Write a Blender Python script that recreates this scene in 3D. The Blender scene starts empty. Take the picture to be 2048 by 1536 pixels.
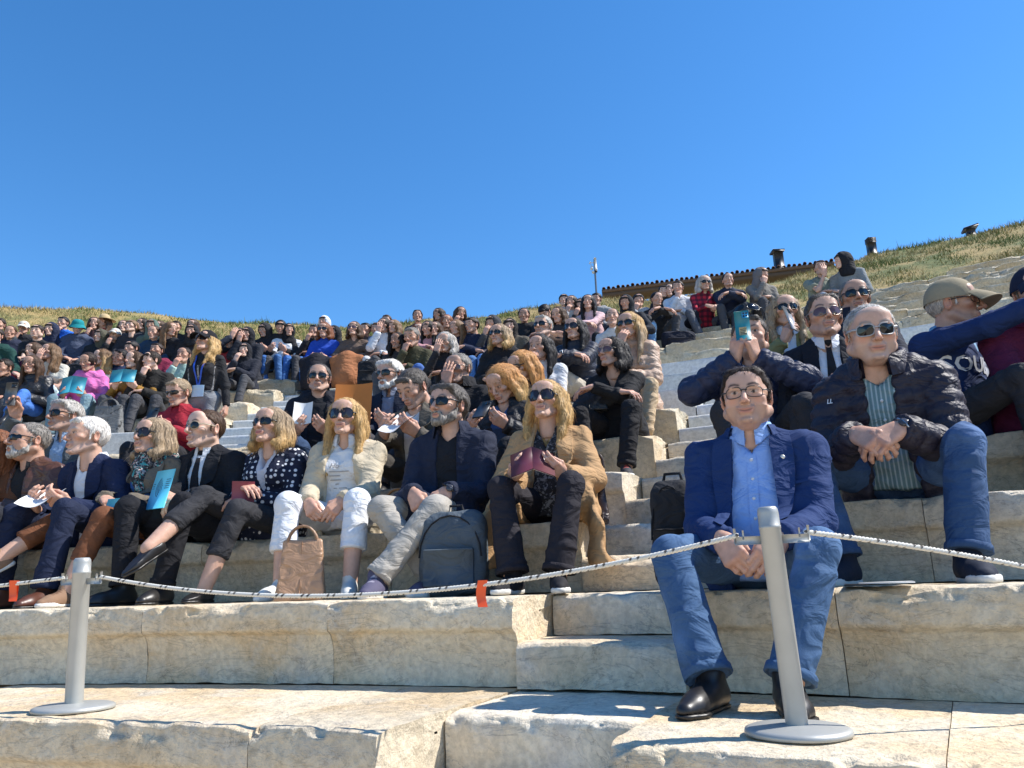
import bpy, math, random
import numpy as np
from mathutils import Vector, Matrix

# ------------------------------------------------------------------ camera, sky, sun, exposure
SC = bpy.context.scene
COL = SC.collection
S_ = .79
FPX, PITCH, ROLL, EYE = 1577., .2535, .0305, .4316*S_
CX, CY = -5.07*S_, -8.30*S_
R0, TR, RI, SLAB = 13.*S_, .908*S_, .396*S_, 1.06*S_
cam_d = bpy.data.cameras.new('camera'); cam = bpy.data.objects.new('camera', cam_d); COL.objects.link(cam)
cam_d.sensor_width = 36; cam_d.lens = 36*FPX/2048; cam_d.clip_end = 900; cam_d.clip_start = .05
cam.matrix_world = Matrix.Translation((0, 0, EYE)) @ Matrix.Rotation(math.pi/2+PITCH, 4, 'X') @ Matrix.Rotation(-ROLL, 4, 'Z')
SC.camera = cam
SUNV = Vector((.84, .06, 1.0)).normalized()
world = bpy.data.worlds.new('World'); SC.world = world; world.use_nodes = True
wn = world.node_tree.nodes; wl = world.node_tree.links
sky = wn.new('ShaderNodeTexSky'); sky.sky_type = 'NISHITA'; sky.sun_disc = False
sky.sun_elevation = math.asin(SUNV.z); sky.sun_rotation = math.atan2(SUNV.x, SUNV.y)
sky.altitude = 100; sky.air_density = 1.0; sky.dust_density = .1; sky.ozone_density = 4.5
hs = wn.new('ShaderNodeHueSaturation'); hs.inputs['Saturation'].default_value = 1.24; wl.new(sky.outputs[0], hs.inputs['Color'])
wl.new(hs.outputs[0], wn['Background'].inputs[0]); wn['Background'].inputs[1].default_value = .104
sd = bpy.data.lights.new('sun', 'SUN'); sd.energy = 3.4; sd.angle = math.radians(.5); sd.color = (1, .955, .89)
sun = bpy.data.objects.new('sun', sd); COL.objects.link(sun); sun.rotation_euler = SUNV.to_track_quat('Z', 'Y').to_euler()
SC.view_settings.view_transform = 'Standard'; SC.view_settings.look = 'None'
SC.view_settings.exposure = 1.1; SC.view_settings.gamma = 1

# ------------------------------------------------------------------ small maths
rng = np.random.default_rng(7); random.seed(7)
A = lambda *v: np.array(v, float)
nrm = lambda v: np.asarray(v, float)/max(1e-9, np.linalg.norm(v))
def proj(P):
    P = np.asarray(P, float); x, y, z = P[..., 0], P[..., 1], P[..., 2]-EYE
    cp, sp = math.cos(PITCH), math.sin(PITCH); d = y*cp+z*sp; u = z*cp-y*sp
    X = FPX*x/d; Y = FPX*u/d; c, s = math.cos(ROLL), math.sin(ROLL)
    return 1024+X*c-Y*s, 768-(Y*c+X*s), d
def ray(px, py):
    a, b = px-1024, 768-py; c, s = math.cos(ROLL), math.sin(ROLL)
    X = (a*c+b*s)/FPX; Y = (-a*s+b*c)/FPX
    cp, sp = math.cos(PITCH), math.sin(PITCH)
    return A(X, cp-Y*sp, sp+Y*cp)
def at(px, py, Y):                       # the point of the place seen at a pixel, Y metres ahead
    d = ray(px, py); return A(0, 0, EYE)+d*(Y/d[1])
def on_z(px, py, z):
    d = ray(px, py); return A(0, 0, EYE)+d*((z-EYE)/d[2])
pol = lambda th, r, z: A(CX+r*math.sin(th), CY+r*math.cos(th), z)
NT = rng.random((32, 32, 32)).astype(np.float32)
def vnoise(P):
    P = np.asarray(P, float); i = np.floor(P).astype(int); f = P-i; f = f*f*(3-2*f); i &= 31; j = (i+1) & 31
    x0, y0, z0 = i.T; x1, y1, z1 = j.T; fx, fy, fz = f.T
    l = lambda a, b, t: a+(b-a)*t
    return l(l(l(NT[x0, y0, z0], NT[x1, y0, z0], fx), l(NT[x0, y1, z0], NT[x1, y1, z0], fx), fy),
             l(l(NT[x0, y0, z1], NT[x1, y0, z1], fx), l(NT[x0, y1, z1], NT[x1, y1, z1], fx), fy), fz)*2-1
def fbm(P, o=3):
    s = 0; a = 1
    for k in range(o): s = s+a*vnoise(np.asarray(P)*2**k+17.3*k); a *= .5
    return s
def rotm(ax, ang):
    return np.array(Matrix.Rotation(ang, 3, ax if isinstance(ax, str) else Vector(ax)))

# ------------------------------------------------------------------ objects
def tag(o, label=None, cat=None, group=None, kind=None):
    if label: o['label'] = label
    if cat: o['category'] = cat
    if group: o['group'] = group
    if kind: o['kind'] = kind
    return o
def empty(name, loc=(0, 0, 0), rz=0):
    o = bpy.data.objects.new(name, None); COL.objects.link(o); o.location = loc; o.rotation_euler = (0, 0, rz)
    o.empty_display_size = .1
    return o
def new_mesh(name, V, faces, mats=(), colors=None, smooth=True, mi=None):
    V = np.asarray(V, np.float32); me = bpy.data.meshes.new(name)
    loops = []; starts = []; n = 0
    for Fq in faces:
        Fq = np.asarray(Fq, np.int32)
        if len(Fq) == 0: continue
        k = Fq.shape[1]; loops.append(Fq.ravel()); starts.append(n+np.arange(len(Fq))*k); n += Fq.size
    loops = np.concatenate(loops); starts = np.concatenate(starts)
    me.vertices.add(len(V)); me.vertices.foreach_set('co', V.ravel())
    me.loops.add(len(loops)); me.loops.foreach_set('vertex_index', loops)
    me.polygons.add(len(starts)); me.polygons.foreach_set('loop_start', starts.astype(np.int32))
    if mi is not None: me.polygons.foreach_set('material_index', np.asarray(mi, np.int32))
    me.update(calc_edges=True)
    if smooth: me.polygons.foreach_set('use_smooth', np.ones(len(starts), bool))
    if colors is not None:
        ca = me.color_attributes.new('Col', 'FLOAT_COLOR', 'POINT')
        c4 = np.ones((len(V), 4), np.float32); c4[:, :3] = colors; ca.data.foreach_set('color', c4.ravel())
    for m in mats: me.materials.append(m)
    me.validate()
    return me
def obj(name, me, parent=None, loc=None, label=None):
    o = bpy.data.objects.new(name, me); COL.objects.link(o)
    if parent is not None: o.parent = parent
    if loc is not None: o.location = loc
    if label: o['label'] = label
    return o
class MB:                                # collects pieces of one mesh
    def __init__(s): s.V = []; s.F = {3: [], 4: []}; s.n = 0; s.C = []; s.M = {3: [], 4: []}
    def add(s, V, F, col=(1, 1, 1), m=0):
        V = np.asarray(V, float).reshape(-1, 3)
        for f in F:
            f = np.asarray(f, int)
            if len(f): s.F[f.shape[1]].append(f+s.n); s.M[f.shape[1]].append(np.full(len(f), m))
        c = np.asarray(col, float); s.C.append(np.broadcast_to(c, (len(V), 3)) if c.ndim == 1 else c)
        s.V.append(V); s.n += len(V); return s
    def grid(s, G, col=(1, 1, 1), cu=False, cv=False, m=0, flip=False):     # G (a,b,3)
        G = np.asarray(G, float); a, b = G.shape[:2]; I = np.arange(a*b).reshape(a, b)
        if cu: I = np.concatenate([I, I[:1]])
        if cv: I = np.concatenate([I, I[:, :1]], 1)
        Q = np.stack([I[:-1, :-1], I[1:, :-1], I[1:, 1:], I[:-1, 1:]], -1).reshape(-1, 4)
        if flip: Q = Q[:, ::-1]
        return s.add(G.reshape(-1, 3), [Q], col, m)
    def box(s, c, d, R=None, col=(1, 1, 1), m=0, bev=.12):
        d = np.asarray(d, float)/2; b = min(d)*bev
        V = []
        for i in (-1, 1):
            for j in (-1, 1):
                for k in (-1, 1):
                    g = A(i, j, k)*d; V += [g-A(i*b, 0, 0), g-A(0, j*b, 0), g-A(0, 0, k*b)]
        V = np.array(V)
        id = lambda i, j, k, q: ((i*2+j)*2+k)*3+q
        Q = []; T = []
        for ax in range(3):
            u, v = [q for q in range(3) if q != ax]
            for sgn in (0, 1):
                # face: vertices moved along other axes -> use ring of 8
                ring = []
                for (a_, b_) in ((0, 0), (1, 0), (1, 1), (0, 1)):
                    ijk = [0, 0, 0]; ijk[ax] = sgn; ijk[u] = a_; ijk[v] = b_
                    pu = id(*ijk, u); pv = id(*ijk, v)
                    ring += [pv, pu] if (a_, b_) in ((0, 0), (1, 1)) else [pu, pv]
                r = ring if (sgn == 1) == (ax != 1) else ring[::-1]
                Q += [[r[0], r[1], r[2], r[3]], [r[0], r[3], r[4], r[7]], [r[4], r[5], r[6], r[7]]]
        for i in (0, 1):
            for j in (0, 1):
                for k in (0, 1):
                    t = [id(i, j, k, 0), id(i, j, k, 1), id(i, j, k, 2)]
                    T.append(t if (i+j+k) % 2 else t[::-1])
        E_ = []
        for ax in range(3):
            u, v = [q for q in range(3) if q != ax]
            for a_ in (0, 1):
                for b_ in (0, 1):
                    i0 = [0, 0, 0]; i0[u] = a_; i0[v] = b_; i1 = list(i0); i1[ax] = 1
                    q = [id(*i0, u), id(*i1, u), id(*i1, v), id(*i0, v)]
                    E_.append(q if ((a_+b_) % 2 == 0) == (ax == 1) else q[::-1])
        if R is not None: V = V@np.asarray(R).T
        return s.add(V+np.asarray(c, float), [np.array(Q), np.array(T), np.array(E_)], col, m)
    def tube(s, P, r, k=8, col=(1, 1, 1), m=0, flat=1., up=(0, 0, 1), caps=True):
        P = np.asarray(P, float); n = len(P); r = np.broadcast_to(np.asarray(r, float), (n,))
        T = np.gradient(P, axis=0); T /= np.linalg.norm(T, axis=1)[:, None]+1e-12
        up = A(*up); S = np.cross(T, up); bad = np.linalg.norm(S, axis=1) < .05; S[bad] = np.cross(T[bad], A(1, 0, 0.01))
        S /= np.linalg.norm(S, axis=1)[:, None]; U = np.cross(S, T)
        a = np.arange(k)*2*math.pi/k
        G = P[:, None]+r[:, None, None]*(np.cos(a)[None, :, None]*S[:, None]+flat*np.sin(a)[None, :, None]*U[:, None])
        c = np.repeat(np.asarray(col, float), k, 0) if np.ndim(col) == 2 else col
        s.grid(G, c, cv=True, m=m, flip=True)
        if caps:
            for e, sg in ((0, 1), (-1, 0)):
                cc = np.asarray(col, float)[e] if np.ndim(col) == 2 else col
                I = np.arange(k); F = np.stack([np.full(k, k), I, (I+1) % k], 1)
                s.add(np.concatenate([G[e], P[e][None]]), [F if sg else F[:, ::-1]], cc, m)
        return s
    def lathe(s, prof, k=24, o=(0, 0, 0), col=(1, 1, 1), m=0):
        a = np.arange(k)*2*math.pi/k; pr = np.asarray(prof, float)
        G = np.stack([pr[:, 0:1]*np.cos(a), pr[:, 0:1]*np.sin(a), np.repeat(pr[:, 1:2], k, 1)], -1)+A(*o)
        return s.grid(G, col, cv=True, m=m)
    def mesh(s, name, mats, smooth=True, colors=True):
        F = [np.concatenate(f) for f in s.F.values() if f]; M = [np.concatenate(f) for f in s.M.values() if f]
        return new_mesh(name, np.concatenate(s.V), F, mats, np.concatenate(s.C) if colors else None, smooth, np.concatenate(M))

# ------------------------------------------------------------------ materials
def nodes(name, rough=.6):
    m = bpy.data.materials.new(name); m.use_nodes = True
    n, l = m.node_tree.nodes, m.node_tree.links; b = n['Principled BSDF']; b.inputs['Roughness'].default_value = rough
    return m, n, l, b
def ramp(n, pts):
    r = n.new('ShaderNodeValToRGB'); e = r.color_ramp.elements
    while len(e) < len(pts): e.new(.5)
    for q, (p, c) in zip(e, pts): q.position = p; q.color = (*c, 1) if len(c) == 3 else c
    return r
def noise(n, l, src, scale, detail=4, rough=.55, dist=0.):
    t = n.new('ShaderNodeTexNoise'); t.inputs['Scale'].default_value = scale; t.inputs['Detail'].default_value = detail
    t.inputs['Roughness'].default_value = rough; t.inputs['Distortion'].default_value = dist
    if src is not None: l.new(src, t.inputs['Vector'])
    return t
def mixc(n, l, fac, a, b, mode='MIX'):
    x = n.new('ShaderNodeMix'); x.data_type = 'RGBA'; x.blend_type = mode
    for s, i in ((fac, 0), (a, 6), (b, 7)):
        if hasattr(s, 'is_linked') or hasattr(s, 'links'): l.new(s, x.inputs[i])
        elif i == 0: x.inputs[0].default_value = s
        else: x.inputs[i].default_value = (*s, 1)
    return x.outputs[2]
def bump(n, l, b, h, strength, dist=.01, prev=None):
    k = n.new('ShaderNodeBump'); k.inputs['Strength'].default_value = strength; k.inputs['Distance'].default_value = dist
    l.new(h, k.inputs['Height'])
    if prev is not None: l.new(prev, k.inputs['Normal'])
    l.new(k.outputs[0], b.inputs['Normal']); return k.outputs[0]
def mapped(n, l, src, scale):
    mp = n.new('ShaderNodeMapping'); mp.inputs['Scale'].default_value = scale; l.new(src, mp.inputs['Vector']); return mp.outputs[0]
def mulv(n, l, src, k):
    x = n.new('ShaderNodeMath'); x.operation = 'MULTIPLY'; l.new(src, x.inputs[0]); x.inputs[1].default_value = k; return x.outputs[0]
def stone(name, base, warm, grey, dark, vein=.35, crack=.5, bmp=.5, rough=.75):
    m, n, l, b = nodes(name, rough)
    tc = n.new('ShaderNodeTexCoord').outputs['Object']; oi = n.new('ShaderNodeObjectInfo')
    off = n.new('ShaderNodeVectorMath'); off.operation = 'ADD'
    sc = n.new('ShaderNodeVectorMath'); sc.operation = 'SCALE'; l.new(oi.outputs['Random'], sc.inputs['Scale']); sc.inputs[0].default_value = (37, 91, 53)
    l.new(tc, off.inputs[0]); l.new(sc.outputs[0], off.inputs[1]); P = off.outputs[0]
    n1 = noise(n, l, P, 1.7, 5, .6); n2 = noise(n, l, P, 5.5, 6, .65, .4); n3 = noise(n, l, P, 38, 5, .7); n4 = noise(n, l, mapped(n, l, P, (1, 1, 3.2)), 2.6, 7, .62, 1.6)
    c = mixc(n, l, ramp_out(n, l, n1.outputs[0], .42, .62), base, warm)
    c = mixc(n, l, ramp_out(n, l, n2.outputs[0], .5, .68), c, grey)
    n5 = noise(n, l, mapped(n, l, P, (1, 1, .30)), 3.4, 6, .68, .6); sf = n.new('ShaderNodeMath'); sf.operation = 'MULTIPLY'; l.new(ramp_out(n, l, n5.outputs[0], .54, .70), sf.inputs[0]); sf.inputs[1].default_value = .15+.45*crack; c = mixc(n, l, sf.outputs[0], c, tuple(.55*x+.25*y for x, y in zip(warm, dark)))
    n6 = noise(n, l, P, 21, 3, .6); c = mixc(n, l, mulv(n, l, ramp_out(n, l, n6.outputs[0], .64, .70), .5*crack), c, (.24, .23, .20))
    # veins: thin bands where distorted noise crosses mid value
    a1 = n.new('ShaderNodeMath'); a1.operation = 'SUBTRACT'; l.new(n4.outputs[0], a1.inputs[0]); a1.inputs[1].default_value = .5
    a2 = n.new('ShaderNodeMath'); a2.operation = 'ABSOLUTE'; l.new(a1.outputs[0], a2.inputs[0])
    v = ramp_out(n, l, a2.outputs[0], .018, .0); vm = n.new('ShaderNodeMath'); vm.operation = 'MULTIPLY'; l.new(v, vm.inputs[0]); vm.inputs[1].default_value = vein
    c = mixc(n, l, vm.outputs[0], c, dark)
    vo = n.new('ShaderNodeTexVoronoi'); vo.feature = 'DISTANCE_TO_EDGE'; vo.inputs['Scale'].default_value = 4.2
    dn = n.new('ShaderNodeVectorMath'); dn.operation = 'MULTIPLY_ADD'; l.new(n2.outputs[1], dn.inputs[0]); dn.inputs[1].default_value = (.35, .35, .35); l.new(P, dn.inputs[2]); l.new(dn.outputs[0], vo.inputs['Vector'])
    k = ramp_out(n, l, vo.outputs[0], .012, .0); msk = ramp_out(n, l, n1.outputs[0], .45, .6)
    km = n.new('ShaderNodeMath'); km.operation = 'MULTIPLY'; l.new(k, km.inputs[0]); l.new(msk, km.inputs[1])
    km2 = n.new('ShaderNodeMath'); km2.operation = 'MULTIPLY'; l.new(km.outputs[0], km2.inputs[0]); km2.inputs[1].default_value = crack
    c = mixc(n, l, km2.outputs[0], c, tuple(x*.35 for x in dark))
    sp = ramp_out(n, l, n3.outputs[0], .3, .7); c = mixc(n, l, .5, c, mixc(n, l, sp, (.62, .62, .62), (1.25, 1.25, 1.25)), 'MULTIPLY')
    hv = n.new('ShaderNodeMapRange'); l.new(oi.outputs['Random'], hv.inputs[0]); hv.inputs[3].default_value = .86; hv.inputs[4].default_value = 1.08
    hs = n.new('ShaderNodeHueSaturation'); l.new(hv.outputs[0], hs.inputs['Value']); l.new(c, hs.inputs['Color'])
    l.new(hs.outputs[0], b.inputs['Base Color'])
    p = bump(n, l, b, n3.outputs[0], min(1, bmp*1.5), .016); p = bump(n, l, b, n2.outputs[0], bmp, .03, p)
    ki = n.new('ShaderNodeMath'); ki.operation = 'SUBTRACT'; ki.inputs[0].default_value = 1; l.new(km.outputs[0], ki.inputs[1]); bump(n, l, b, ki.outputs[0], .6*crack, .01, p)
    return m
def ramp_out(n, l, src, lo, hi):
    r = n.new('ShaderNodeMapRange'); r.interpolation_type = 'SMOOTHSTEP'
    if hi < lo: r.inputs[1].default_value = hi; r.inputs[2].default_value = lo; r.inputs[3].default_value = 1; r.inputs[4].default_value = 0
    else: r.inputs[1].default_value = lo; r.inputs[2].default_value = hi
    l.new(src, r.inputs[0]); return r.outputs[0]
MC = {}
def plain(col, rough=.5, metal=0., name='paint', spec=.5, bm=0):
    k = ('p', tuple(col), rough, metal, name, bm)
    if k not in MC:
        m, n, l, b = nodes(name, rough); b.inputs['Metallic'].default_value = metal; b.inputs['Specular IOR Level'].default_value = spec
        tc = n.new('ShaderNodeTexCoord').outputs['Object']; t = noise(n, l, tc, 14, 4)
        c = mixc(n, l, t.outputs[0], tuple(x*.86 for x in col), tuple(min(1, x*1.12) for x in col)); l.new(c, b.inputs['Base Color'])
        if bm: bump(n, l, b, noise(n, l, tc, 60, 3).outputs[0], bm, .004)
        MC[k] = m
    return MC[k]
def vcol(name, rough=.6, spec=.4, bscale=0, bstr=0, sss=0, sheen=0):
    if name not in MC:
        m, n, l, b = nodes(name, rough); a = n.new('ShaderNodeVertexColor'); a.layer_name = 'Col'; b.inputs['Specular IOR Level'].default_value = spec
        c = a.outputs[0]
        if bscale:
            tc = n.new('ShaderNodeTexCoord').outputs['Object']; t = noise(n, l, tc, bscale, 4)
            c = mixc(n, l, .35, c, mixc(n, l, t.outputs[0], (.7, .7, .7), (1.3, 1.3, 1.3)), 'MULTIPLY'); bump(n, l, b, t.outputs[0], bstr, .004)
        if name == 'hair':
            tc = n.new('ShaderNodeTexCoord').outputs['Object']; t = noise(n, l, mapped(n, l, tc, (1, 1, .09)), 170, 3, .6, .25); c = mixc(n, l, .85, c, mixc(n, l, t.outputs[0], (.35, .33, .32), (1.7, 1.65, 1.6)), 'MULTIPLY'); bump(n, l, b, t.outputs[0], .7, .004)
        if name == 'skin':
            tc = n.new('ShaderNodeTexCoord').outputs['Object']; t = noise(n, l, tc, 300, 3, .7); t2 = noise(n, l, tc, 45, 4, .6); c = mixc(n, l, .5, c, mixc(n, l, t2.outputs[0], (.72, .66, .64), (1.26, 1.2, 1.18)), 'MULTIPLY'); p_ = bump(n, l, b, t.outputs[0], .25, .002); bump(n, l, b, t2.outputs[0], .25, .006, p_)
        if sss: b.inputs['Subsurface Weight'].default_value = sss; b.inputs['Subsurface Radius'].default_value = (.012, .004, .002); b.inputs['Subsurface Scale'].default_value = 1
        l.new(c, b.inputs['Base Color']); MC[name] = m
    return MC[name]
def fabric(col, kind='plain', rough=.85, col2=None, sc=1.):
    k = ('f', tuple(col), kind, rough, col2, sc)
    if k in MC: return MC[k]
    m, n, l, b = nodes(kind+'_cloth', rough); tc = n.new('ShaderNodeTexCoord').outputs['Object']
    b.inputs['Specular IOR Level'].default_value = .25
    t = noise(n, l, tc, 9, 5, .6); c = mixc(n, l, t.outputs[0], tuple(x*.82 for x in col), tuple(x*1.18 for x in col))
    fold = noise(n, l, mapped(n, l, tc, (1, 1, 1.6)), 7.5, 3, .5, 1.2); weave = noise(n, l, tc, 260, 2)
    if kind == 'denim':
        t2 = noise(n, l, tc, 3.2, 3); c = mixc(n, l, ramp_out(n, l, t2.outputs[0], .45, .7), c, tuple(min(1, x*1.75+.02) for x in col))
        t3 = noise(n, l, tc, 120, 2); c = mixc(n, l, .4, c, mixc(n, l, t3.outputs[0], (.6, .6, .6), (1.4, 1.4, 1.4)), 'MULTIPLY')
    if kind in ('stripe', 'hstripe'):
        sx = n.new('ShaderNodeSeparateXYZ'); l.new(tc, sx.inputs[0]); w = n.new('ShaderNodeMath'); w.operation = 'SINE'
        ml = n.new('ShaderNodeMath'); ml.operation = 'MULTIPLY'; l.new(sx.outputs[0 if kind == 'stripe' else 2], ml.inputs[0]); ml.inputs[1].default_value = 2*math.pi/(.016*sc); l.new(ml.outputs[0], w.inputs[0])
        c = mixc(n, l, ramp_out(n, l, w.outputs[0], .3, .6), c, col2)
    if kind == 'plaid':
        sx = n.new('ShaderNodeSeparateXYZ'); l.new(tc, sx.inputs[0])
        for ax in (0, 2):
            ml = n.new('ShaderNodeMath'); ml.operation = 'MULTIPLY'; l.new(sx.outputs[ax], ml.inputs[0]); ml.inputs[1].default_value = 2*math.pi/.075
            w = n.new('ShaderNodeMath'); w.operation = 'SINE'; l.new(ml.outputs[0], w.inputs[0])
            f = n.new('ShaderNodeMath'); f.operation = 'MULTIPLY'; l.new(ramp_out(n, l, w.outputs[0], -.1, .3), f.inputs[0]); f.inputs[1].default_value = .62
            c = mixc(n, l, f.outputs[0], c, col2)
    if kind == 'dots':
        v = n.new('ShaderNodeTexVoronoi'); v.inputs['Scale'].default_value = 34; v.inputs['Randomness'].default_value = .35; l.new(tc, v.inputs['Vector'])
        c = mixc(n, l, ramp_out(n, l, v.outputs[0], .34, .28), c, col2)
    if kind in ('print', 'camo', 'scarf'):
        t2 = noise(n, l, tc, 30*sc, 4, .7, 1.5); c = mixc(n, l, ramp_out(n, l, t2.outputs[0], .52, .58), c, col2)
        if kind == 'scarf':
            t3 = noise(n, l, tc, 22, 3, .6, 2); c = mixc(n, l, ramp_out(n, l, t3.outputs[0], .56, .6), c, (.05, .30, .30)); t4 = noise(n, l, tc, 17, 3, .6, 2); c = mixc(n, l, ramp_out(n, l, t4.outputs[0], .6, .64), c, (.55, .33, .30))
    if kind == 'tweed':
        t2 = noise(n, l, tc, 150, 3, .7); c = mixc(n, l, .55, c, mixc(n, l, t2.outputs[0], (.4, .4, .4), (1.6, 1.6, 1.6)), 'MULTIPLY')
    l.new(c, b.inputs['Base Color'])
    if kind in ('leather', 'shiny'): b.inputs['Roughness'].default_value = .42 if kind == 'leather' else .55; b.inputs['Specular IOR Level'].default_value = .5 if kind == 'leather' else .35
    p = bump(n, l, b, fold.outputs[0], .5 if kind != 'shiny' else .5, .06); bump(n, l, b, weave.outputs[0], .25, .003, p)
    MC[k] = m; return m
STONE = stone('weathered_marble', (.71, .605, .44), (.66, .50, .305), (.61, .53, .41), (.20, .16, .12))
STONE2 = stone('veined_marble', (.73, .65, .51), (.67, .54, .37), (.63, .57, .48), (.27, .24, .21), .5, .4, .4)
ROUGH = stone('rough_limestone', (.64, .56, .41), (.58, .47, .31), (.53, .475, .37), (.17, .14, .10), .25, .6, .8)
WHITE = stone('new_white_marble', (.63, .63, .60), (.60, .58, .52), (.58, .59, .60), (.45, .46, .46), .25, 0, .08, .6)
# ------------------------------------------------------------------ implicit surfaces (smooth unions of tapered limbs, meshed once)
class Field:
    def __init__(s, lo, hi, h):
        s.lo = np.asarray(lo, float); s.h = h; s.n = np.maximum(4, np.ceil((np.asarray(hi, float)-s.lo)/h).astype(int)+1)
        s.ax = [s.lo[i]+h*np.arange(s.n[i]) for i in range(3)]; s.v = np.full(s.n, .5, np.float32)
    def sub(s, lo, hi):
        a = np.clip(np.floor((np.asarray(lo)-s.lo)/s.h).astype(int), 0, s.n); b = np.clip(np.ceil((np.asarray(hi)-s.lo)/s.h).astype(int)+1, 0, s.n)
        if np.any(b <= a): return None, None, None, None
        sl = tuple(slice(a[i], b[i]) for i in range(3))
        return sl, s.ax[0][sl[0]][:, None, None], s.ax[1][sl[1]][None, :, None], s.ax[2][sl[2]][None, None, :]
    def put(s, sl, d, k, op='add'):
        v = s.v[sl]
        if op == 'sub':
            if k > 0: hh = np.maximum(k-np.abs(v+d), 0)/k; s.v[sl] = np.maximum(v, -d)+hh*hh*k*.25
            else: s.v[sl] = np.maximum(v, -d)
        else:
            if k > 0: hh = np.maximum(k-np.abs(v-d), 0)/k; s.v[sl] = np.minimum(v, d)-hh*hh*k*.25
            else: s.v[sl] = np.minimum(v, d)
    def cone(s, a, b, ra, rb=None, k=.03, flat=None, op='add', end=False):
        a = np.asarray(a, float); b = np.asarray(b, float); rb = ra if rb is None else rb
        m = max(ra, rb)*(1 if flat is None else max(1, flat[1]))+k+3*s.h
        sl, X, Y, Z = s.sub(np.minimum(a, b)-m, np.maximum(a, b)+m)
        if sl is None: return s
        ab = b-a; L2 = ab@ab+1e-12
        px, py, pz = X-a[0], Y-a[1], Z-a[2]; t0 = (px*ab[0]+py*ab[1]+pz*ab[2])/L2; t = np.clip(t0, 0, 1)
        qx, qy, qz = px-t*ab[0], py-t*ab[1], pz-t*ab[2]
        if flat is not None:
            w, rt = np.asarray(flat[0]), flat[1]; e = (qx*w[0]+qy*w[1]+qz*w[2])*(1/rt-1)
            qx, qy, qz = qx+e*w[0], qy+e*w[1], qz+e*w[2]
        d = np.sqrt(qx*qx+qy*qy+qz*qz)-(ra+t*(rb-ra))
        if flat is not None: d = d*min(1, (1+flat[1])/2)
        if end: d = np.maximum(d, (t0-1)*math.sqrt(L2))
        s.put(sl, d, k, op); return s
    def ball(s, c, r, k=.02, op='add', R=None):
        c = np.asarray(c, float); r = np.broadcast_to(np.asarray(r, float), (3,)); m = r.max()+k+3*s.h
        sl, X, Y, Z = s.sub(c-m, c+m)
        if sl is None: return s
        x, y, z = X-c[0], Y-c[1], Z-c[2]
        if R is not None: x, y, z = R[0, 0]*x+R[1, 0]*y+R[2, 0]*z, R[0, 1]*x+R[1, 1]*y+R[2, 1]*z, R[0, 2]*x+R[1, 2]*y+R[2, 2]*z
        e = np.sqrt((x/r[0])**2+(y/r[1])**2+(z/r[2])**2); g = np.sqrt((x/r[0]**2)**2+(y/r[1]**2)**2+(z/r[2]**2)**2)+1e-9
        s.put(sl, e*(e-1)/g, k, op); return s
    def chain(s, P, r, k=.03, **kw):
        r = np.broadcast_to(np.asarray(r, float), (len(P),))
        for i in range(len(P)-1):
            s.cone(P[i], P[i+1], r[i], r[i+1], k, flat=kw.get('flat'), op=kw.get('op', 'add'), end=kw.get('end', False) and i == len(P)-2)
        return s
    def clip(s, fn):                     # keep where fn<0
        s.v = np.maximum(s.v, fn(s.ax[0][:, None, None], s.ax[1][None, :, None], s.ax[2][None, None, :])).astype(np.float32); return s
    def sample(s, P):
        q = (np.asarray(P)-s.lo)/s.h; q = np.clip(q, 0, s.n-1.001); i = q.astype(int); f = q-i; a, b, c = i.T; u, v, w = f.T; g = s.v
        return ((g[a, b, c]*(1-u)+g[a+1, b, c]*u)*(1-v)+(g[a, b+1, c]*(1-u)+g[a+1, b+1, c]*u)*v)*(1-w) + \
               ((g[a, b, c+1]*(1-u)+g[a+1, b, c+1]*u)*(1-v)+(g[a, b+1, c+1]*(1-u)+g[a+1, b+1, c+1]*u)*v)*w
    def grad(s, P):
        e = s.h; return np.stack([s.sample(P+e*np.eye(3)[i])-s.sample(P-e*np.eye(3)[i]) for i in range(3)], 1)
    def mesh(s):
        v = s.v; v[0], v[-1] = .3, .3; v[:, 0], v[:, -1] = .3, .3; v[:, :, 0], v[:, :, -1] = .3, .3
        ins = v < 0; nx, ny, nz = s.n
        c = np.zeros((nx-1, ny-1, nz-1), np.int8)
        for i in (0, 1):
            for j in (0, 1):
                for k in (0, 1): c += ins[i:nx-1+i, j:ny-1+j, k:nz-1+k]
        I = np.argwhere((c > 0) & (c < 8)); idx = np.full(c.shape, -1, np.int32); idx[tuple(I.T)] = np.arange(len(I))
        co = np.array([(i, j, k) for i in (0, 1) for j in (0, 1) for k in (0, 1)])
        val = np.stack([v[I[:, 0]+o[0], I[:, 1]+o[1], I[:, 2]+o[2]] for o in co], 1)
        acc = np.zeros((len(I), 3)); cnt = np.zeros(len(I))
        for a in range(8):
            for b in range(a+1, 8):
                if abs(co[a]-co[b]).sum() != 1: continue
                m = (val[:, a] < 0) != (val[:, b] < 0)
                t = val[m, a]/(val[m, a]-val[m, b]); acc[m] += co[a]+t[:, None]*(co[b]-co[a]); cnt[m] += 1
        V = s.lo+s.h*(I+acc/np.maximum(cnt, 1)[:, None])
        Q = []
        for ax in range(3):
            s0 = [slice(None)]*3; s1 = [slice(None)]*3; s0[ax] = slice(0, -1); s1[ax] = slice(1, None)
            x = ins[tuple(s0)] != ins[tuple(s1)]; E = np.argwhere(x); u, w = [q for q in range(3) if q != ax]
            ok = (E[:, u] > 0) & (E[:, w] > 0) & (E[:, u] < s.n[u]-1) & (E[:, w] < s.n[w]-1); E = E[ok]
            def cell(du, dw):
                e = E.copy(); e[:, u] += du; e[:, w] += dw; return idx[tuple(e.T)]
            q = np.stack([cell(-1, -1), cell(0, -1), cell(0, 0), cell(-1, 0)], 1)
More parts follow.
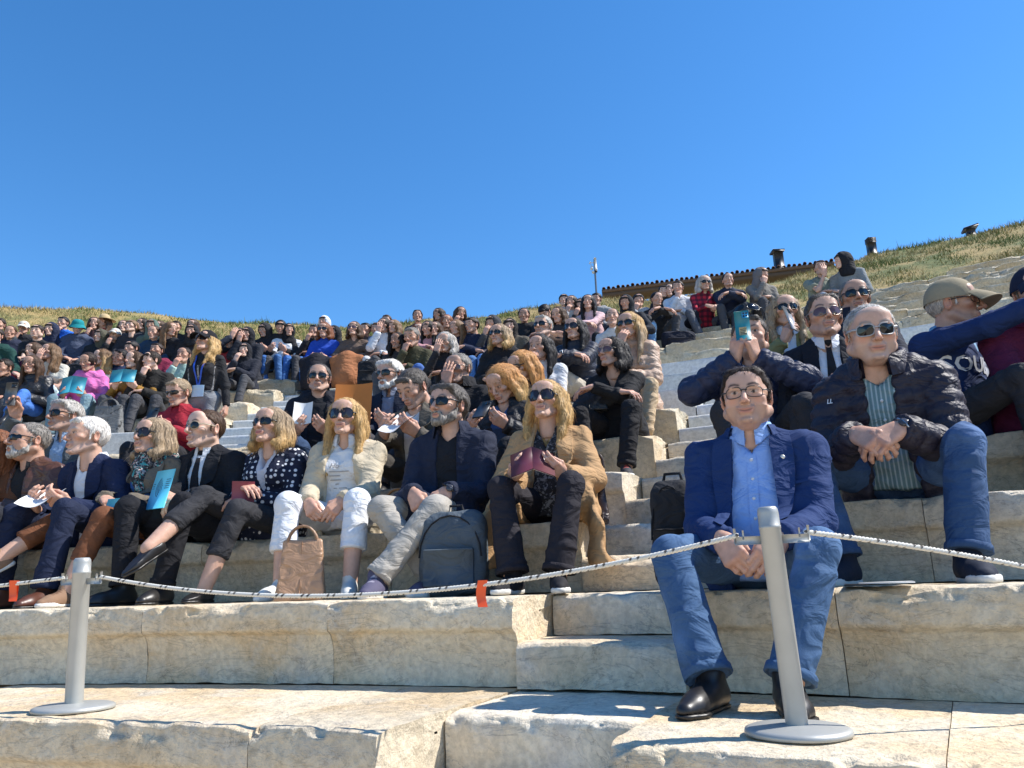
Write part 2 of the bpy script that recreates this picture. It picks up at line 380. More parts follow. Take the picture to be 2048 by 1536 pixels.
            fl = ins[tuple(E.T)] == (ax == 1); q[fl] = q[fl][:, ::-1]; Q.append(q)
        Q = np.concatenate(Q); return V, Q[(Q >= 0).all(1)]

# ------------------------------------------------------------------ heads (forward -Y, left +X), cached per kind and fineness
HC = {}
def head_geo(kind, h):
    if (kind, h) in HC: return HC[(kind, h)]
    f = Field((-.115, -.15, -.2), (.115, .135, .135), h)
    fem = kind[0] == 'f' or kind == 't'; fat = 1 if kind == 'mf' else 0; old = kind in ('mo', 'fo')
    jw = .046 if fem else .053; jw += .005*fat
    f.ball((0, .014, .034), (.076, .096, .086), 0)
    f.cone((0, -.030, .012), (0, -.050, -.070), .066+.003*fat, .034+.006*fat, .022)
    for sx in (-1, 1):
        f.cone((sx*jw, .008, -.048), (sx*.020, -.066, -.094), .022+.006*fat, .013, .020)      # jaw line
        f.ball((sx*.045, -.060, -.010), (.022, .022, .017), .016)                              # cheek bones
        if fat: f.ball((sx*.047, -.045, -.045), (.022, .028, .028), .025)
    f.cone((-.036, -.081, .034), (.036, -.081, .034), .0125 if not fem else .0085, None, .016)
    f.ball((0, -.064, .066), (.056, .026, .036), .025)
    f.ball((0, -.088, -.093), (.015 if fem else .019, .013, .012), .012)                       # chin
    for sx in (-1, 1):
        f.ball((sx*.032, -.104, .011), (.0185, .020, .0135), .010, 'sub')
        f.ball((sx*.0315, -.0775, .0115), .0128, .002)
        f.cone((sx*.016, -.088, .0175), (sx*.046, -.079, .0155), .0046, .0040, .004)
        f.cone((sx*.018, -.087, .0055), (sx*.044, -.079, .0055), .0040, .0034, .004)
    nl = .122 if not fem else .115
    f.cone((0, -.089, .026), (0, -nl+.006, -.018), .0070, .0105, .007)
    f.ball((0, -nl+.004, -.024), (.0115, .0115, .0095), .006)
    for sx in (-1, 1): f.ball((sx*.0135, -.101, -.027), (.0078, .0105, .0075), .005); f.ball((sx*.0065, -.108, -.0345), .0032, .002, 'sub')
    f.ball((0, -.086, -.055), (.026, .014, .021), .012)
    f.cone((0, -.100, -.038), (0, -.099, -.046), .0035, None, .004, op='sub')
    f.cone((-.020, -.0925, -.0540), (.020, -.0925, -.0540), .0058, None, .005)
    f.cone((-.016, -.0935, -.0650), (.016, -.0935, -.0650), .0066, None, .005)
    f.cone((-.024, -.1015, -.0594), (.024, -.1015, -.0594), .0034, None, .003, op='sub')
    f.cone((-.012, -.101, -.0775), (.012, -.101, -.0775), .0055, None, .006, op='sub')
    if old or kind in ('m', 'mf'):
        for sx in (-1, 1): f.cone((sx*.021, -.104, -.026), (sx*.036, -.092, -.060), .0036, .002, .006, op='sub')
    for sx in (-1, 1):
        R = rotm('Y', sx*.12)@rotm('Z', sx*.45)
        f.ball((sx*.080, .016, .000), (.0085, .021, .033), .005, R=R); f.ball((sx*.086, .012, .004), (.006, .012, .020), .004, 'sub', R=R)
    nr = (.045 if fem else .054)+.005*fat
    f.cone((0, .026, -.045), (0, .052, -.165), nr, nr+.006, .022)
    if fat: f.cone((-.015, -.035, -.098), (.015, -.035, -.098), .022, None, .02)
    V, Q = f.mesh(); n = nrm_rows(f.grad(V)); HC[(kind, h)] = (V, Q, n); return HC[(kind, h)]
def nrm_rows(g): return g/(np.linalg.norm(g, axis=1)[:, None]+1e-9)
def sm(x, lo, hi):
    t = np.clip((x-lo)/(hi-lo), 0, 1); return t*t*(3-2*t)
def head_cols(V, skin, hair, lips=None, stub=0, scalp=0, eyes=True, brow=1.):
    x, y, z = np.abs(V[:, 0]), V[:, 1], V[:, 2]; c = np.tile(np.asarray(skin, float), (len(V), 1)); fr = sm(-y, .045, .07)
    mot = vnoise(V*55)*.05+vnoise(V*150)*.04; c *= (1+mot)[:, None]
    def mix(c, col, a): return c*(1-a[:, None])+np.asarray(col)*a[:, None]
    red = np.asarray(skin)*A(1.06, .80, .76)
    c = mix(c, red, .65*np.exp(-((x-.043)**2+(z+.018)**2)/.018**2)*fr); c = mix(c, np.asarray(skin)*A(.80, .74, .74), .5*np.exp(-((x-.031)/.018)**2-((z-.002)/.010)**2)*fr); c = mix(c, red, .6*np.exp(-(x**2+(z+.022)**2)/.012**2)*sm(-y, .09, .105))
    c = mix(c, red, .6*sm(x, .074, .083)*(np.abs(z) < .04))
    if scalp or stub:
        hz = np.asarray(hair)*.7+np.asarray(skin)*.3
        if scalp: c = mix(c, hz, scalp*sm(z+.8*y-.010+.004*vnoise(V*60), -.004, .008)*(1-sm(x, .079, .083)))
        if stub:
            bm = np.maximum(sm(-z, .030, .055)*sm(-y+.3*x, -.012, .01), 0)*(1-sm(-z, .105, .13)); bm = np.maximum(bm, .8*np.exp(-((z+.043)/.008)**2)*fr*(x < .03))
            bm = bm*(1-np.exp(-(x/.026)**4-((z+.0595)/.011)**4)); c = mix(c, hz, stub*bm)
    lc = lips if lips is not None else np.asarray(skin)*A(.86, .50, .46)
    c = mix(c, lc, .85*np.exp(-(x/.023)**4-((z+.0595)/.0095)**4)*sm(-y, .078, .086)); c = mix(c, np.asarray(skin)*.25, .85*np.exp(-(x/.022)**6-((z+.0592)/.0022)**2)*sm(-y, .078, .086))
    bz = .0365+.006*np.exp(-((x-.034)/.016)**2)-.3*np.maximum(x-.043, 0)
    c = mix(c, np.asarray(hair)*.55, brow*.95*np.exp(-((z-bz)/.0048)**2)*sm(x, .010, .016)*(1-sm(x, .048, .055))*fr)
    if eyes:
        ex = np.sqrt((x-.031)**2+(z-.0115)**2*9); c = mix(c, (.40, .35, .31), (1-sm(ex, .0110, .0130))*fr); ir = np.sqrt((x-.031)**2+(z-.012)**2); c = mix(c, (.035, .022, .015), (1-sm(ir, .0054, .0068))*fr)
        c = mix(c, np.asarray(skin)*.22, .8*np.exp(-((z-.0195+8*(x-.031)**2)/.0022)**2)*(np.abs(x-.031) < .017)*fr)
    return c

# ------------------------------------------------------------------ hands (left hand, palm down, fingers -Y), cached
HD = {}
def hand_geo(curl, h, spread=.12):
    k = (curl, h)
    if k in HD: return HD[k]
    f = Field((-.10, -.21, -.13), (.07, .045, .05), h); kk = .006 if h < .006 else .004
    f.cone((0, .03, 0), (0, -.012, 0), .027, .025, .01, flat=((0, 0, 1), .72))
    for i, x in enumerate((-.029, -.010, .010, .029)):
        f.cone((x*.62, -.008, -.001), (x, -.082+abs(x+.006)*.25, 0), .0155, .0125, .012)
        L = (.044, .050, .046, .035)[i], (.027, .030, .028, .021)[i], (.021, .023, .022, .019)[i]
        p = A(x, -.082+abs(x+.006)*.25, 0); a = .12+curl*(.9+.12*i); sp = spread*(x/.03)*(1-curl*.8)
        for q in range(3):
            d = A(math.sin(sp)*math.cos(a), -math.cos(a)*math.cos(sp), -math.sin(a)); e = p+d*L[q]
            r = (.0098, .0088, .0080, .0066); sc = .86 if i == 3 else 1
            f.cone(p, e, r[q]*sc, r[q+1]*sc, kk); p = e; a += curl*(1.15 if q == 0 else .75)+.05
    f.cone((-.014, -.012, -.006), (-.040, -.045, -.016), .0175, .0125, .012)
    tip = A(-.052, -.078, -.020-.02*curl) if curl < .5 else A(-.030, -.080, -.038)
    f.cone((-.040, -.045, -.016), tip, .0118, .0102, .005); f.cone(tip, tip+A(.004+.014*curl, -.024, -.006-.006*curl), .0102, .0078, .004)
    V, Q = f.mesh(); HD[k] = (V, Q); return HD[k]
def hand_cols(V, skin):
    c = np.tile(np.asarray(skin)*A(1.0, .94, .92), (len(V), 1)); c *= (1+.10*vnoise(V*70)+.05*vnoise(V*200))[:, None]
    kn = np.exp(-((V[:, 1]+.085)/.010)**2)*.25; return c*(1-kn[:, None]*A(0, .3, .35))
def frame(d, n):                         # matrix taking hand-local axes to finger direction d, palm normal n
    y = -nrm(d); z = -np.asarray(n, float); z = nrm(z-(z@y)*y); return np.stack([np.cross(y, z), y, z], 1)

# ------------------------------------------------------------------ hair, hats, glasses, shoes in local frames, cached
HR = {}
def hair_geo(kind, h, seed=0):
    k = (kind, h, seed)
    if k in HR: return HR[k]
    lo = (-.17, -.16, -.42 if kind in ('long', 'wavy', 'longback') else -.26); f = Field(lo, (.17, .19, .17), h); strand = .0035; rs = np.random.default_rng(seed+3)
    face = lambda w=.060, top=.070, d=.11: f.ball((0, -.100, -.035), (w, d*.72, top+.035), .012, 'sub')
    if kind in ('short', 'crop', 'quiff', 'thin', 'fringe', 'swept'):
        t = {'short': .010, 'crop': .006, 'quiff': .009, 'thin': .006, 'fringe': .010, 'swept': .013}[kind]; t = max(t, 1.2*h)
        f.ball((0, .016, .034), (.078+t, .096+t, .086+t), 0)
        if kind == 'quiff':
            f.cone((-.040, -.050, .088), (.040, -.050, .088), .026, None, .03); f.cone((-.035, .0, .105), (.035, .0, .105), .02, None, .03)
        if kind == 'swept':
            f.cone((-.05, -.055, .095), (.06, -.065, .085), .026, .02, .03); f.cone((0, .06, .0), (0, .09, -.065), .045, .03, .03)
            for sx in (-1, 1): f.cone((sx*.078, .03, .03), (sx*.078, .045, -.05), .02, .014, .02)
        hl = {'short': .002, 'crop': .010, 'quiff': .004, 'thin': .022, 'fringe': -.022, 'swept': .006}[kind]
        def cut(X, Y, Z):
            base = -(Z+.82*Y-hl+.010*np.cos(X*38)); 
            side = np.maximum(np.abs(X)-.06, 0)*0
            return base+side
        f.clip(cut)
        if kind == 'short':
            f.cone((-.03, -.075, .088), (.04, -.078, .086), .017, .017, .02)
        if kind == 'fringe': f.cone((-.04, -.078, .066), (.04, -.078, .066), .020, None, .015)
        for sx in (-1, 1):
            f.ball((sx*.088, .016, -.004), (.022, .026, .036), .004, 'sub')
            if kind != 'fringe': f.cone((sx*.0765, -.016, .02), (sx*.076, -.018, -.012), .0065, .004, .006)
        strand = .0028
    else:
        t = max(.012, 1.5*h); f.ball((0, .018, .034), (.080+t, .098+t, .088+t), 0)
        L = {'bob': -.115, 'long': -.34, 'wavy': -.27, 'curly': -.16, 'pony': -.04, 'longback': -.33, 'bun': -.04}.get(kind, -.1)
        if kind in ('bob', 'long', 'wavy', 'curly', 'longback'):
            for sx in (-1, 1):
                w = .010 if kind == 'wavy' else 0
                xs = .088 if kind != 'curly' else .095
                P = [(sx*.070, -.012, .055), (sx*xs, -.006, -.03), (sx*(xs+w+.004), .0, max(-.10, L)), (sx*(xs+.004), -.022 if kind != 'longback' else .05, (L-.10)/2 if L < -.2 else L), (sx*(xs-.012), -.045 if kind != 'longback' else .09, L)]
                f.chain(P, [.026, .028, .030 if kind != 'curly' else .05, .026, .012 if L < -.2 else .022], .025, flat=((1, 0, 0), .72))
                P = [(sx*.06, .06, .04), (sx*.07, .07, -.05), (sx*.075, .06, L*.75), (sx*.065, .05, L*.97)]
                f.chain(P, [.05, .052, .044, .026], .03)
            f.chain([(0, .075, .04), (0, .085, -.05), (0, .085, L*.8), (0, .08, L)], [.06, .055, .05, .03], .03)
        else:
            f.cone((0, .08, .03), (0, .075, -.04), .05, .035, .03)
            f.chain([(0, .11, .03), (0, .14, -.0), (0, .135, -.10), (0, .12, -.17)], [.026, .032, .028, .012], .02) if kind == 'pony' else f.ball((0, .12, .06), .04, .01)
        bang = kind in ('bang',)
        f.ball((0, -.112, -.070), (.060, .085, .116), .010, 'sub')
        f.cone((0, -.10, -.10), (0, -.10, -.40), .066, .085, .01, op='sub')
        # parting
        f.cone((.02*(1 if seed % 2 else -1), -.11, .125), (.02*(1 if seed % 2 else -1), .03, .150), .012, .008, .012, op='sub')
        strand = .0034 if kind != 'curly' else .008
    V, Q = f.mesh(); n = nrm_rows(f.grad(V))
    ang = np.arctan2(V[:, 0], V[:, 1]+.0); rr = np.hypot(V[:, 0], V[:, 1]); top = sm(V[:, 2], .06, .11)
    wv = {'wavy': .13, 'curly': .4}.get(kind, .04)
    a2 = ang+wv*np.sin(V[:, 2]*38+ang*3)
    S = np.stack([a2*8.5*(1-top)+V[:, 0]*90*top, V[:, 2]*5*(1-top)+V[:, 1]*5*top, rr*4], 1)
    s1 = fbm(S*1.6+seed*5, 3); s2 = vnoise(S*A(6, 1, 2)+9)
    V = V+n*((s1+.25*s2)*strand)[:, None]
    edge = vnoise(V*90)*.002; V = V+n*edge[:, None]
    st = np.clip(s1*.5+s2*.5, -1, 1); T = np.zeros((0, 3), int)
    if h < .009:
        lng = kind in ('bob', 'long', 'wavy', 'curly', 'longback', 'pony'); tv, tq, tt, ts, _ = tufts(V, n, Q, 1500 if h < .006 else 900, .055 if lng else .020, .005 if lng else .0045, .0011 if h < .006 else .0016, seed+1)
        T = tt+len(V); Q = np.concatenate([Q, tq+len(V)]); V = np.concatenate([V, tv]); st = np.concatenate([st, ts])
    HR[k] = (V, Q, st, T); return HR[k]
def tufts(v, n, q, num, L, lift, w, seed, back=.3):
    rs = np.random.default_rng(seed); i = rs.integers(0, len(v), num); p, m = v[i], n[i]; g = np.stack([.25*np.sign(p[:, 0])*(p[:, 2] > .08), np.where(p[:, 2] > .07, back, .05), -1+0*p[:, 0]], 1)+rs.standard_normal((num, 3))*.22
    d = g-(g*m).sum(1)[:, None]*m; d /= np.linalg.norm(d, axis=1)[:, None]+1e-6; s = np.cross(d, m); l = (L*rs.uniform(.5, 1.3, num))[:, None]; lf = (lift*rs.uniform(.2, 1.4, num))[:, None]
    w_ = (w*rs.uniform(.6, 1.4, num))[:, None]; a = p-m*.002; b = p+d*l*.55+m*lf; c = p+d*l+m*lf*.6
    V = np.stack([a-s*w_, a+s*w_, b-s*w_*.8, b+s*w_*.8, c], 1).reshape(-1, 3); k = np.arange(num)[:, None]*5
    return V, k+np.array([[0, 1, 3, 2]]), k+np.array([[2, 3, 4]]), np.repeat(rs.uniform(-.9, .9, num), 5), i
def beard_geo(h, long=0):
    k = ('beard', h, long)
    if k in HR: return HR[k]
    f = Field((-.1, -.14, -.16), (.1, .06, .02), h)
    for sx in (-1, 1):
        f.cone((sx*.066, -.010, -.022), (sx*.054, -.035, -.065), .012, .02, .015); f.cone((sx*.054, -.035, -.065), (sx*.02, -.072, -.092), .02, .022+long, .015)
        f.cone((sx*.002, -.100, -.0455), (sx*.027, -.090, -.053), .0072, .006, .005); f.cone((sx*.027, -.088, -.053), (sx*.026, -.08, -.08), .008, .014, .008)
    f.ball((0, -.080, -.093-long*.5), (.027, .021+long, .020+long), .012)
    f.cone((-.017, -.11, -.0600), (.017, -.11, -.0600), .0085, None, .003, op='sub')
    V, Q = f.mesh(); n = nrm_rows(f.grad(V)); s = fbm(V*A(150, 150, 40), 2); V = V+n*(s*.003)[:, None]; HR[k] = (V, Q, s*.6); return HR[k]
def hood_geo(h):
    if ('hood', h) in HR: return HR[('hood', h)]
    f = Field((-.18, -.16, -.26), (.18, .2, .19), h)
    f.ball((0, .022, .030), (.103, .120, .112), 0); f.cone((0, .03, -.02), (0, .06, -.17), .098, .118, .05)
    f.ball((0, -.125, -.008), (.072, .11, .098), .012, 'sub'); f.cone((0, -.1, -.05), (0, -.10, -.2), .06, .05, .03, op='sub')
    V, Q = f.mesh(); n = nrm_rows(f.grad(V)); V = V+n*(fbm(V*A(22, 22, 11), 3)*.006)[:, None]; HR[('hood', h)] = (V, Q); return HR[('hood', h)]
def hat_mb(kind, col, col2=None):
    mb = MB(); a = np.linspace(0, 2*math.pi, 29)[:-1]
    def dome(rx, ry, z0, z1, cy=.012, n=8, p=1.0):
        G = []
        for t in np.linspace(0, 1, n):
            r = math.cos(t*math.pi/2)**.75 if t < 1 else .001; z = z0+(z1-z0)*math.sin(t*math.pi/2)**p
            G.append(np.stack([rx*r*np.sin(a), cy+ry*r*np.cos(a), z+0*a+.0025*np.cos(a*6)*(t > .1)*r], 1))
        mb.grid(np.array(G), col, cv=True)
    if kind == 'cap':
        dome(.094, .112, .022, .138); 
        th = np.linspace(-1.15, 1.15, 17); G = []
        for t in np.linspace(0, 1, 6):
            G.append(np.stack([(.094+.0*t)*np.sin(th)*(1+.02*t), -(.094+.085*t)*np.cos(th*.92)**(.75)-.012, .045-.030*t*1+.012*np.cos(th*1.2)-.012*t*t-.035*(np.abs(th)/1.2)**2*.5], 1))
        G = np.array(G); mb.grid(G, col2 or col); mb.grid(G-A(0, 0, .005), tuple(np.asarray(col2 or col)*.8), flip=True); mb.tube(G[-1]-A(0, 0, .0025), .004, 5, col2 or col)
        mb.lathe([(.0, .004), (.006, .002), (.008, -.002)], 8, (0, .012, .138), col)
    if kind in ('bucket', 'sunhat'):
        r2, dz = (.135, -.055) if kind == 'bucket' else (.20, -.03)
        dome(.097, .112, .05, .14 if kind == 'bucket' else .155, n=7, p=.8)
        G = []
        for t in np.linspace(0, 1, 6): G.append(np.stack([(.097+(r2-.097)*t)*np.sin(a), .012+(.112+(r2-.1)*t)*np.cos(a), .05+dz*t+.008*t*np.sin(a*3+1)], 1))
        mb.grid(np.array(G), col, cv=True); mb.grid(np.array(G)-A(0, 0, .004), col, cv=True, flip=True)
    return mb
def glasses_mb(kind):
    """lens m=0, frame m=1"""
    mb = MB(); w, hh, p = {'wayfarer': (.027, .021, 3.2), 'wrap': (.031, .017, 3.), 'round': (.0225, .0215, 2.1), 'big': (.031, .027, 2.8), 'aviator': (.029, .023, 2.3), 'clear': (.027, .019, 3.0)}[kind]
    a = np.linspace(0, 2*math.pi, 25)[:-1]; z0 = .010; cz = {'aviator': -.004}.get(kind, 0); cx = .0345 if kind != 'round' else .033
    for sx in (-1, 1):
        rr = (np.abs(np.cos(a))**p+np.abs(np.sin(a))**p)**(-1/p)
        u = w*rr*np.cos(a); v = hh*rr*np.sin(a)
        if kind == 'big': v = v+.004*(u*sx > 0)*(v > 0)
        X = sx*cx+u; Y = -.104+((np.abs(X))**2)*(7.5 if kind != 'wrap' else 9); Z = z0+cz+v
        rim = np.stack([X, Y, Z], 1); c = A(sx*cx, -.106+(cx**2)*7.5, z0+cz)
        G = np.stack([c+(rim-c)*t-A(0, .003*(1-t*t), 0) for t in (.02, .35, .7, 1)]); mb.grid(G, (1, 1, 1), cv=True, m=0, flip=sx < 0)
        fr = .0026 if kind in ('wayfarer', 'big') else .0016
        mb.tube(np.concatenate([rim, rim[:2]]), fr, 5, m=1, caps=False)
        o = rim[0 if sx > 0 else 12]+A(0, 0, .006)
        mb.tube([o, A(sx*.074, -.070, z0+.007), A(sx*.083, -.03, z0+.006), A(sx*.084, .010, z0+.004)], fr*.9, 5, m=1, flat=1.8)
    mb.tube([(-.012, -.1045, z0+.006), (0, -.107, z0+.008), (.012, -.1045, z0+.006)], .002, 5, m=1)
    return mb
SH = {}
def shoe_geo(kind, h):
    if (kind, h) in SH: return SH[(kind, h)]
    f = Field((-.07, -.23, -.10), (.07, .10, .08), h); sn = kind in ('sneaker', 'highsole')
    f.chain([(0, .045, -.050), (0, -.04, -.052), (.004, -.12, -.060), (0, -.165, -.064)], [.034, .035, .036, .026], .02)
    f.cone((0, .028, -.03), (0, .012, .015), .038, .041, .03, flat=((0, 1, 0), 1.1))
    f.cone((0, -.02, -.035), (0, -.085, -.050), .036, .032, .03)
    f.clip(lambda X, Y, Z: -.070-Z+0*X+0*Y)
    if kind == 'pump': f.clip(lambda X, Y, Z: Z+.022+.25*np.maximum(-Y-.03, 0)+0*X)
    s = .006 if sn else .003
    f2 = Field((-.07, -.23, -.10), (.07, .10, .08), h)
    f2.chain([(0, .050, -.070), (0, -.03, -.070), (.005, -.125, -.070), (0, -.168, -.070)], [.036, .034, .042, .028], .02, flat=((0, 0, 1), .9))
    zt = -.058 if sn else -.068
    f2.clip(lambda X, Y, Z: np.maximum(Z-zt, -.083-Z)+0*X+0*Y)
    V, Q = f.mesh(); V2, Q2 = f2.mesh(); SH[(kind, h)] = (np.concatenate([V, V2]), np.concatenate([Q, Q2+len(V)]), np.concatenate([np.zeros(len(V)), np.ones(len(V2))])); return SH[(kind, h)]
# ------------------------------------------------------------------ people
SKIN = {'a': (.56, .35, .255), 'b': (.48, .285, .20), 'c': (.38, .22, .15), 'd': (.62, .42, .32)}
HAIR = {'black': (.012, .010, .010), 'dark': (.028, .018, .013), 'brown': (.065, .036, .020), 'light': (.16, .095, .05), 'blond': (.42, .27, .11), 'ash': (.30, .225, .145), 'red': (.16, .06, .025),
        'ginger': (.45, .22, .075), 'grey': (.20, .185, .165), 'silver': (.38, .36, .33), 'white': (.62, .60, .56), 'pepper': (.085, .075, .066)}
VV = lambda x, f, u: A(x, -f, u)
def ik(a, t, l1, l2, pole):
    d = t-a; L = np.linalg.norm(d); m = (l1+l2)*.995
    if L > m: t = a+d*(m/L); d = t-a; L = m
    L = max(L, abs(l1-l2)+.02); c = (l1*l1-l2*l2+L*L)/(2*L); h = math.sqrt(max(0, l1*l1-c*c)); n = d/np.linalg.norm(d); p = np.asarray(pole, float); p = nrm(p-(p@n)*n)
    return a+n*c+p*h, t
def arms_for(preset, H, hc, k, knees, fl):
    """wrist, finger direction, palm normal, curl, elbow pole for left; then right"""
    s = lambda v, sg: A(v[0]*sg, v[1], v[2])
    pd = A(.75, .45, -.75); out = []
    for sg in (1, -1):
        side = 'L' if sg == 1 else 'R'
        if fl: side = 'R' if side == 'L' else 'L'
        lap = (H+s(VV(.080, .27, .135), sg), s(VV(-.85, .45, -.25), sg), s(A(-.05, .35, -.9), sg), .45, s(pd, sg))
        if side == 'R': lap = (H+s(VV(.070, .285, .155), sg), s(VV(-.85, .3, -.35), sg), s(A(-.05, .35, -.9), sg), .5, s(pd, sg))
        a = lap; acr = (H+s(VV(-.02, .27, .17), sg), s(VV(-1, .15, -.05), sg), s(A(0, .2, -1), sg), .35, s(A(.7, .2, -.8), sg))
        if preset == 'clasp': a = (H+s(VV(.075, .43, .12), sg), s(VV(-.75, .5, -.40), sg), s(A(-.5, .4, -.6), sg), .55 if side == 'L' else .65, s(A(.45, .35, -.8), sg))
        if preset == 'hang': a = (H+s(VV(.085, .35, .06), sg), s(VV(-.5, .45, -.7), sg), s(A(-.35, .8, -.2), sg), .5 if side == 'L' else .62, s(A(.42, .55, -.6), sg))
        if preset == 'read': a = (H+s(VV(.115, .32, .11), sg), s(VV(-.45, .75, .30), sg), s(A(-.6, .2, .75), sg), .55, s(pd, sg))
        if preset == 'readhi': a = (H+s(VV(.11, .30, .20), sg), s(VV(-.45, .75, .40), sg), s(A(-.6, .2, .75), sg), .55, s(pd, sg))
        if preset == 'phone': a = (hc+s(VV(.052, .25, -.175), sg)+A(-.055, 0, 0), s(VV(-.22, .30, .92), sg), s(A(-.75, .6, .1), sg), .5, s(A(.95, -.15, -.6), sg))
        if preset == 'chin': a = (hc+s(VV(.030, .145, -.185), sg), s(VV(-.2, -.25, .95), sg), s(A(-.3, .9, .1), sg), .62, s(A(.5, .1, -.9), sg)) if side == 'R' else acr
        if preset == 'mouth': a = (hc+s(VV(.045, .150, -.165), sg), s(VV(-.30, -.12, .95), sg), s(A(-.25, .95, .1), sg), .42, s(A(.5, .1, -.9), sg)) if side == 'R' else acr
        if preset == 'face': a = (hc+s(VV(.035, .150, -.13), sg), s(VV(-.10, -.10, 1), sg), s(A(-.1, 1, .05), sg), .12, s(A(.5, .1, -.9), sg)) if side == 'R' else acr
        if preset == 'shade': a = (hc+s(VV(.06, .15, -.06), sg), s(VV(-.25, -.15, 1), sg), s(A(-.2, 1, .05), sg), .15, s(A(.8, .0, -.7), sg)) if side == 'R' else lap
        if preset == 'knees': a = (knees[0 if sg == 1 else 1]+s(VV(-.03, -.05, .075), sg), s(VV(-.3, .8, -.5), sg), s(A(0, .2, -1), sg), .3, s(A(.8, .4, -.4), sg))
        if preset == 'cross': a = (H+s(VV(-.085, .33+.03*sg, .20+.02*sg), sg), s(VV(-1, .1, -.15), sg), s(A(0, .3, -1), sg), .35, s(A(.8, .1, -.7), sg))
        if preset == 'kneecross': a = (H+s(VV(-.06, .40+.02*sg, .26), sg), s(VV(-.9, .35, -.3), sg), s(A(0, .2, -1), sg), .35, s(A(.8, .1, -.6), sg))
        if preset == 'down': a = (H+s(VV(.235, .02, -.16), sg), s(VV(-.05, .12, -1), sg), s(A(-1, 0, 0), sg), .35, s(A(.5, .9, -.3), sg))
        if preset == 'point': a = (hc+s(VV(.10, .55, -.13), sg), s(VV(-.1, 1, .05), sg), s(A(0, 0, -1), sg), .3, s(A(.7, 0, -.8), sg)) if side == 'R' else lap
        if preset == 'one': a = (H+s(VV(.06, .28, .36), sg), s(VV(-.35, .35, .85), sg), s(A(-.75, .5, .1), sg), .55, s(pd, sg)) if side == 'R' else lap
        if preset == 'clap': a = (H+s(VV(.05, .30, .12), sg), s(VV(-.30, .75, .35), sg), s(A(-1, 0, .1), sg), .2, s(pd, sg))
        if preset == 'hatch': a = (H+s(VV(.02, .26, .12+.05*(side == 'R')), sg), s(VV(-.9, .4, -.1), sg), s(A(0, .3, -1), sg), .3, s(pd, sg))
        out.append(a)
    return out
def bone_noise(V, bones, amp, seed, freq=1., puff=0.):
    best = np.full(len(V), 9.); S = np.zeros((len(V), 3)); jn = np.zeros(len(V)); off = np.zeros(len(V))
    for i, (a, b, r) in enumerate(bones):
        a = np.asarray(a); ab = np.asarray(b)-a; L = np.linalg.norm(ab); t = np.clip((V-a)@ab/(L*L), 0, 1); q = V-a-t[:, None]*ab; d = np.linalg.norm(q, axis=1)-r; m = d < best
        best[m] = d[m]; u = ab/L; sl = (V@u)
        e_ = nrm(np.cross(u, A(.3, .5, .8))); sl2 = sl+.55*(V@e_)*(1 if i % 2 else -1); S[m] = (V/.17+u*(sl2[:, None]*(1/.075-1/.17))+i*7.1)[m]; jn[m] = (.55+.9*np.maximum(np.exp(-(t/.25)**2), np.exp(-((1-t)/.25)**2)))[m]; off[m] = (sl)[m]
    w = S*freq+seed; nz = vnoise(w+.6*fbm(V*5+seed, 1)[:, None])
    d = np.maximum(1-np.abs(nz)*2.6, 0)**1.6*1.5-.35+.55*vnoise(w*.6+5)
    d = d*amp*jn
    if puff: d = d*.35+puff*(np.abs(np.sin(math.pi*off/.058+vnoise(V*6+seed)*.35))**.55-.62)+.004*vnoise(V*45+seed)
    return d
def strip(f, fr, Lp, Rp, off, nx=4, ny=14, thick=.003):
    """a band of cloth lying on a garment: rays go in along the chest direction until they meet it"""
    H, l, u, fw = fr; Lp = np.asarray(Lp, float); Rp = np.asarray(Rp, float); t = np.linspace(0, 1, ny)
    ip = lambda P: np.stack([np.interp(t, np.linspace(0, 1, len(P)), P[:, i]) for i in (0, 1)], 1)
    a, b = ip(Lp), ip(Rp); G = np.stack([a+(b-a)*q for q in np.linspace(0, 1, nx)], 1).reshape(-1, 2)
    O = H+G[:, :1]*l+G[:, 1:]*u+.42*fw; dist = np.zeros(len(O)); hit = np.zeros(len(O), bool)
    for _ in range(60):
        P = O-dist[:, None]*fw; v = f.sample(P); hit |= v < .002; dist += np.where(hit, 0, np.clip(v*.8, .002, .03)); 
    dist = np.where(dist > .5, np.nan, dist)
    if np.isnan(dist).all(): return None
    dist = np.where(np.isnan(dist), np.nanmedian(dist), dist); D = dist.reshape(ny, nx)
    D[1:-1] = (D[:-2]+D[1:-1]*2+D[2:])/4
    P = (O-D.reshape(-1)[:, None]*fw).reshape(ny, nx, 3)
    top = P+fw*off; bot = top-fw*thick
    mb = MB(); mb.grid(top); mb.grid(bot, flip=True)
    for e in (np.stack([top[:, 0], bot[:, 0]], 1), np.stack([bot[:, -1], top[:, -1]], 1), np.stack([bot[0], top[0]], 1), np.stack([top[-1], bot[-1]], 1)): mb.grid(e)
    return mb, P
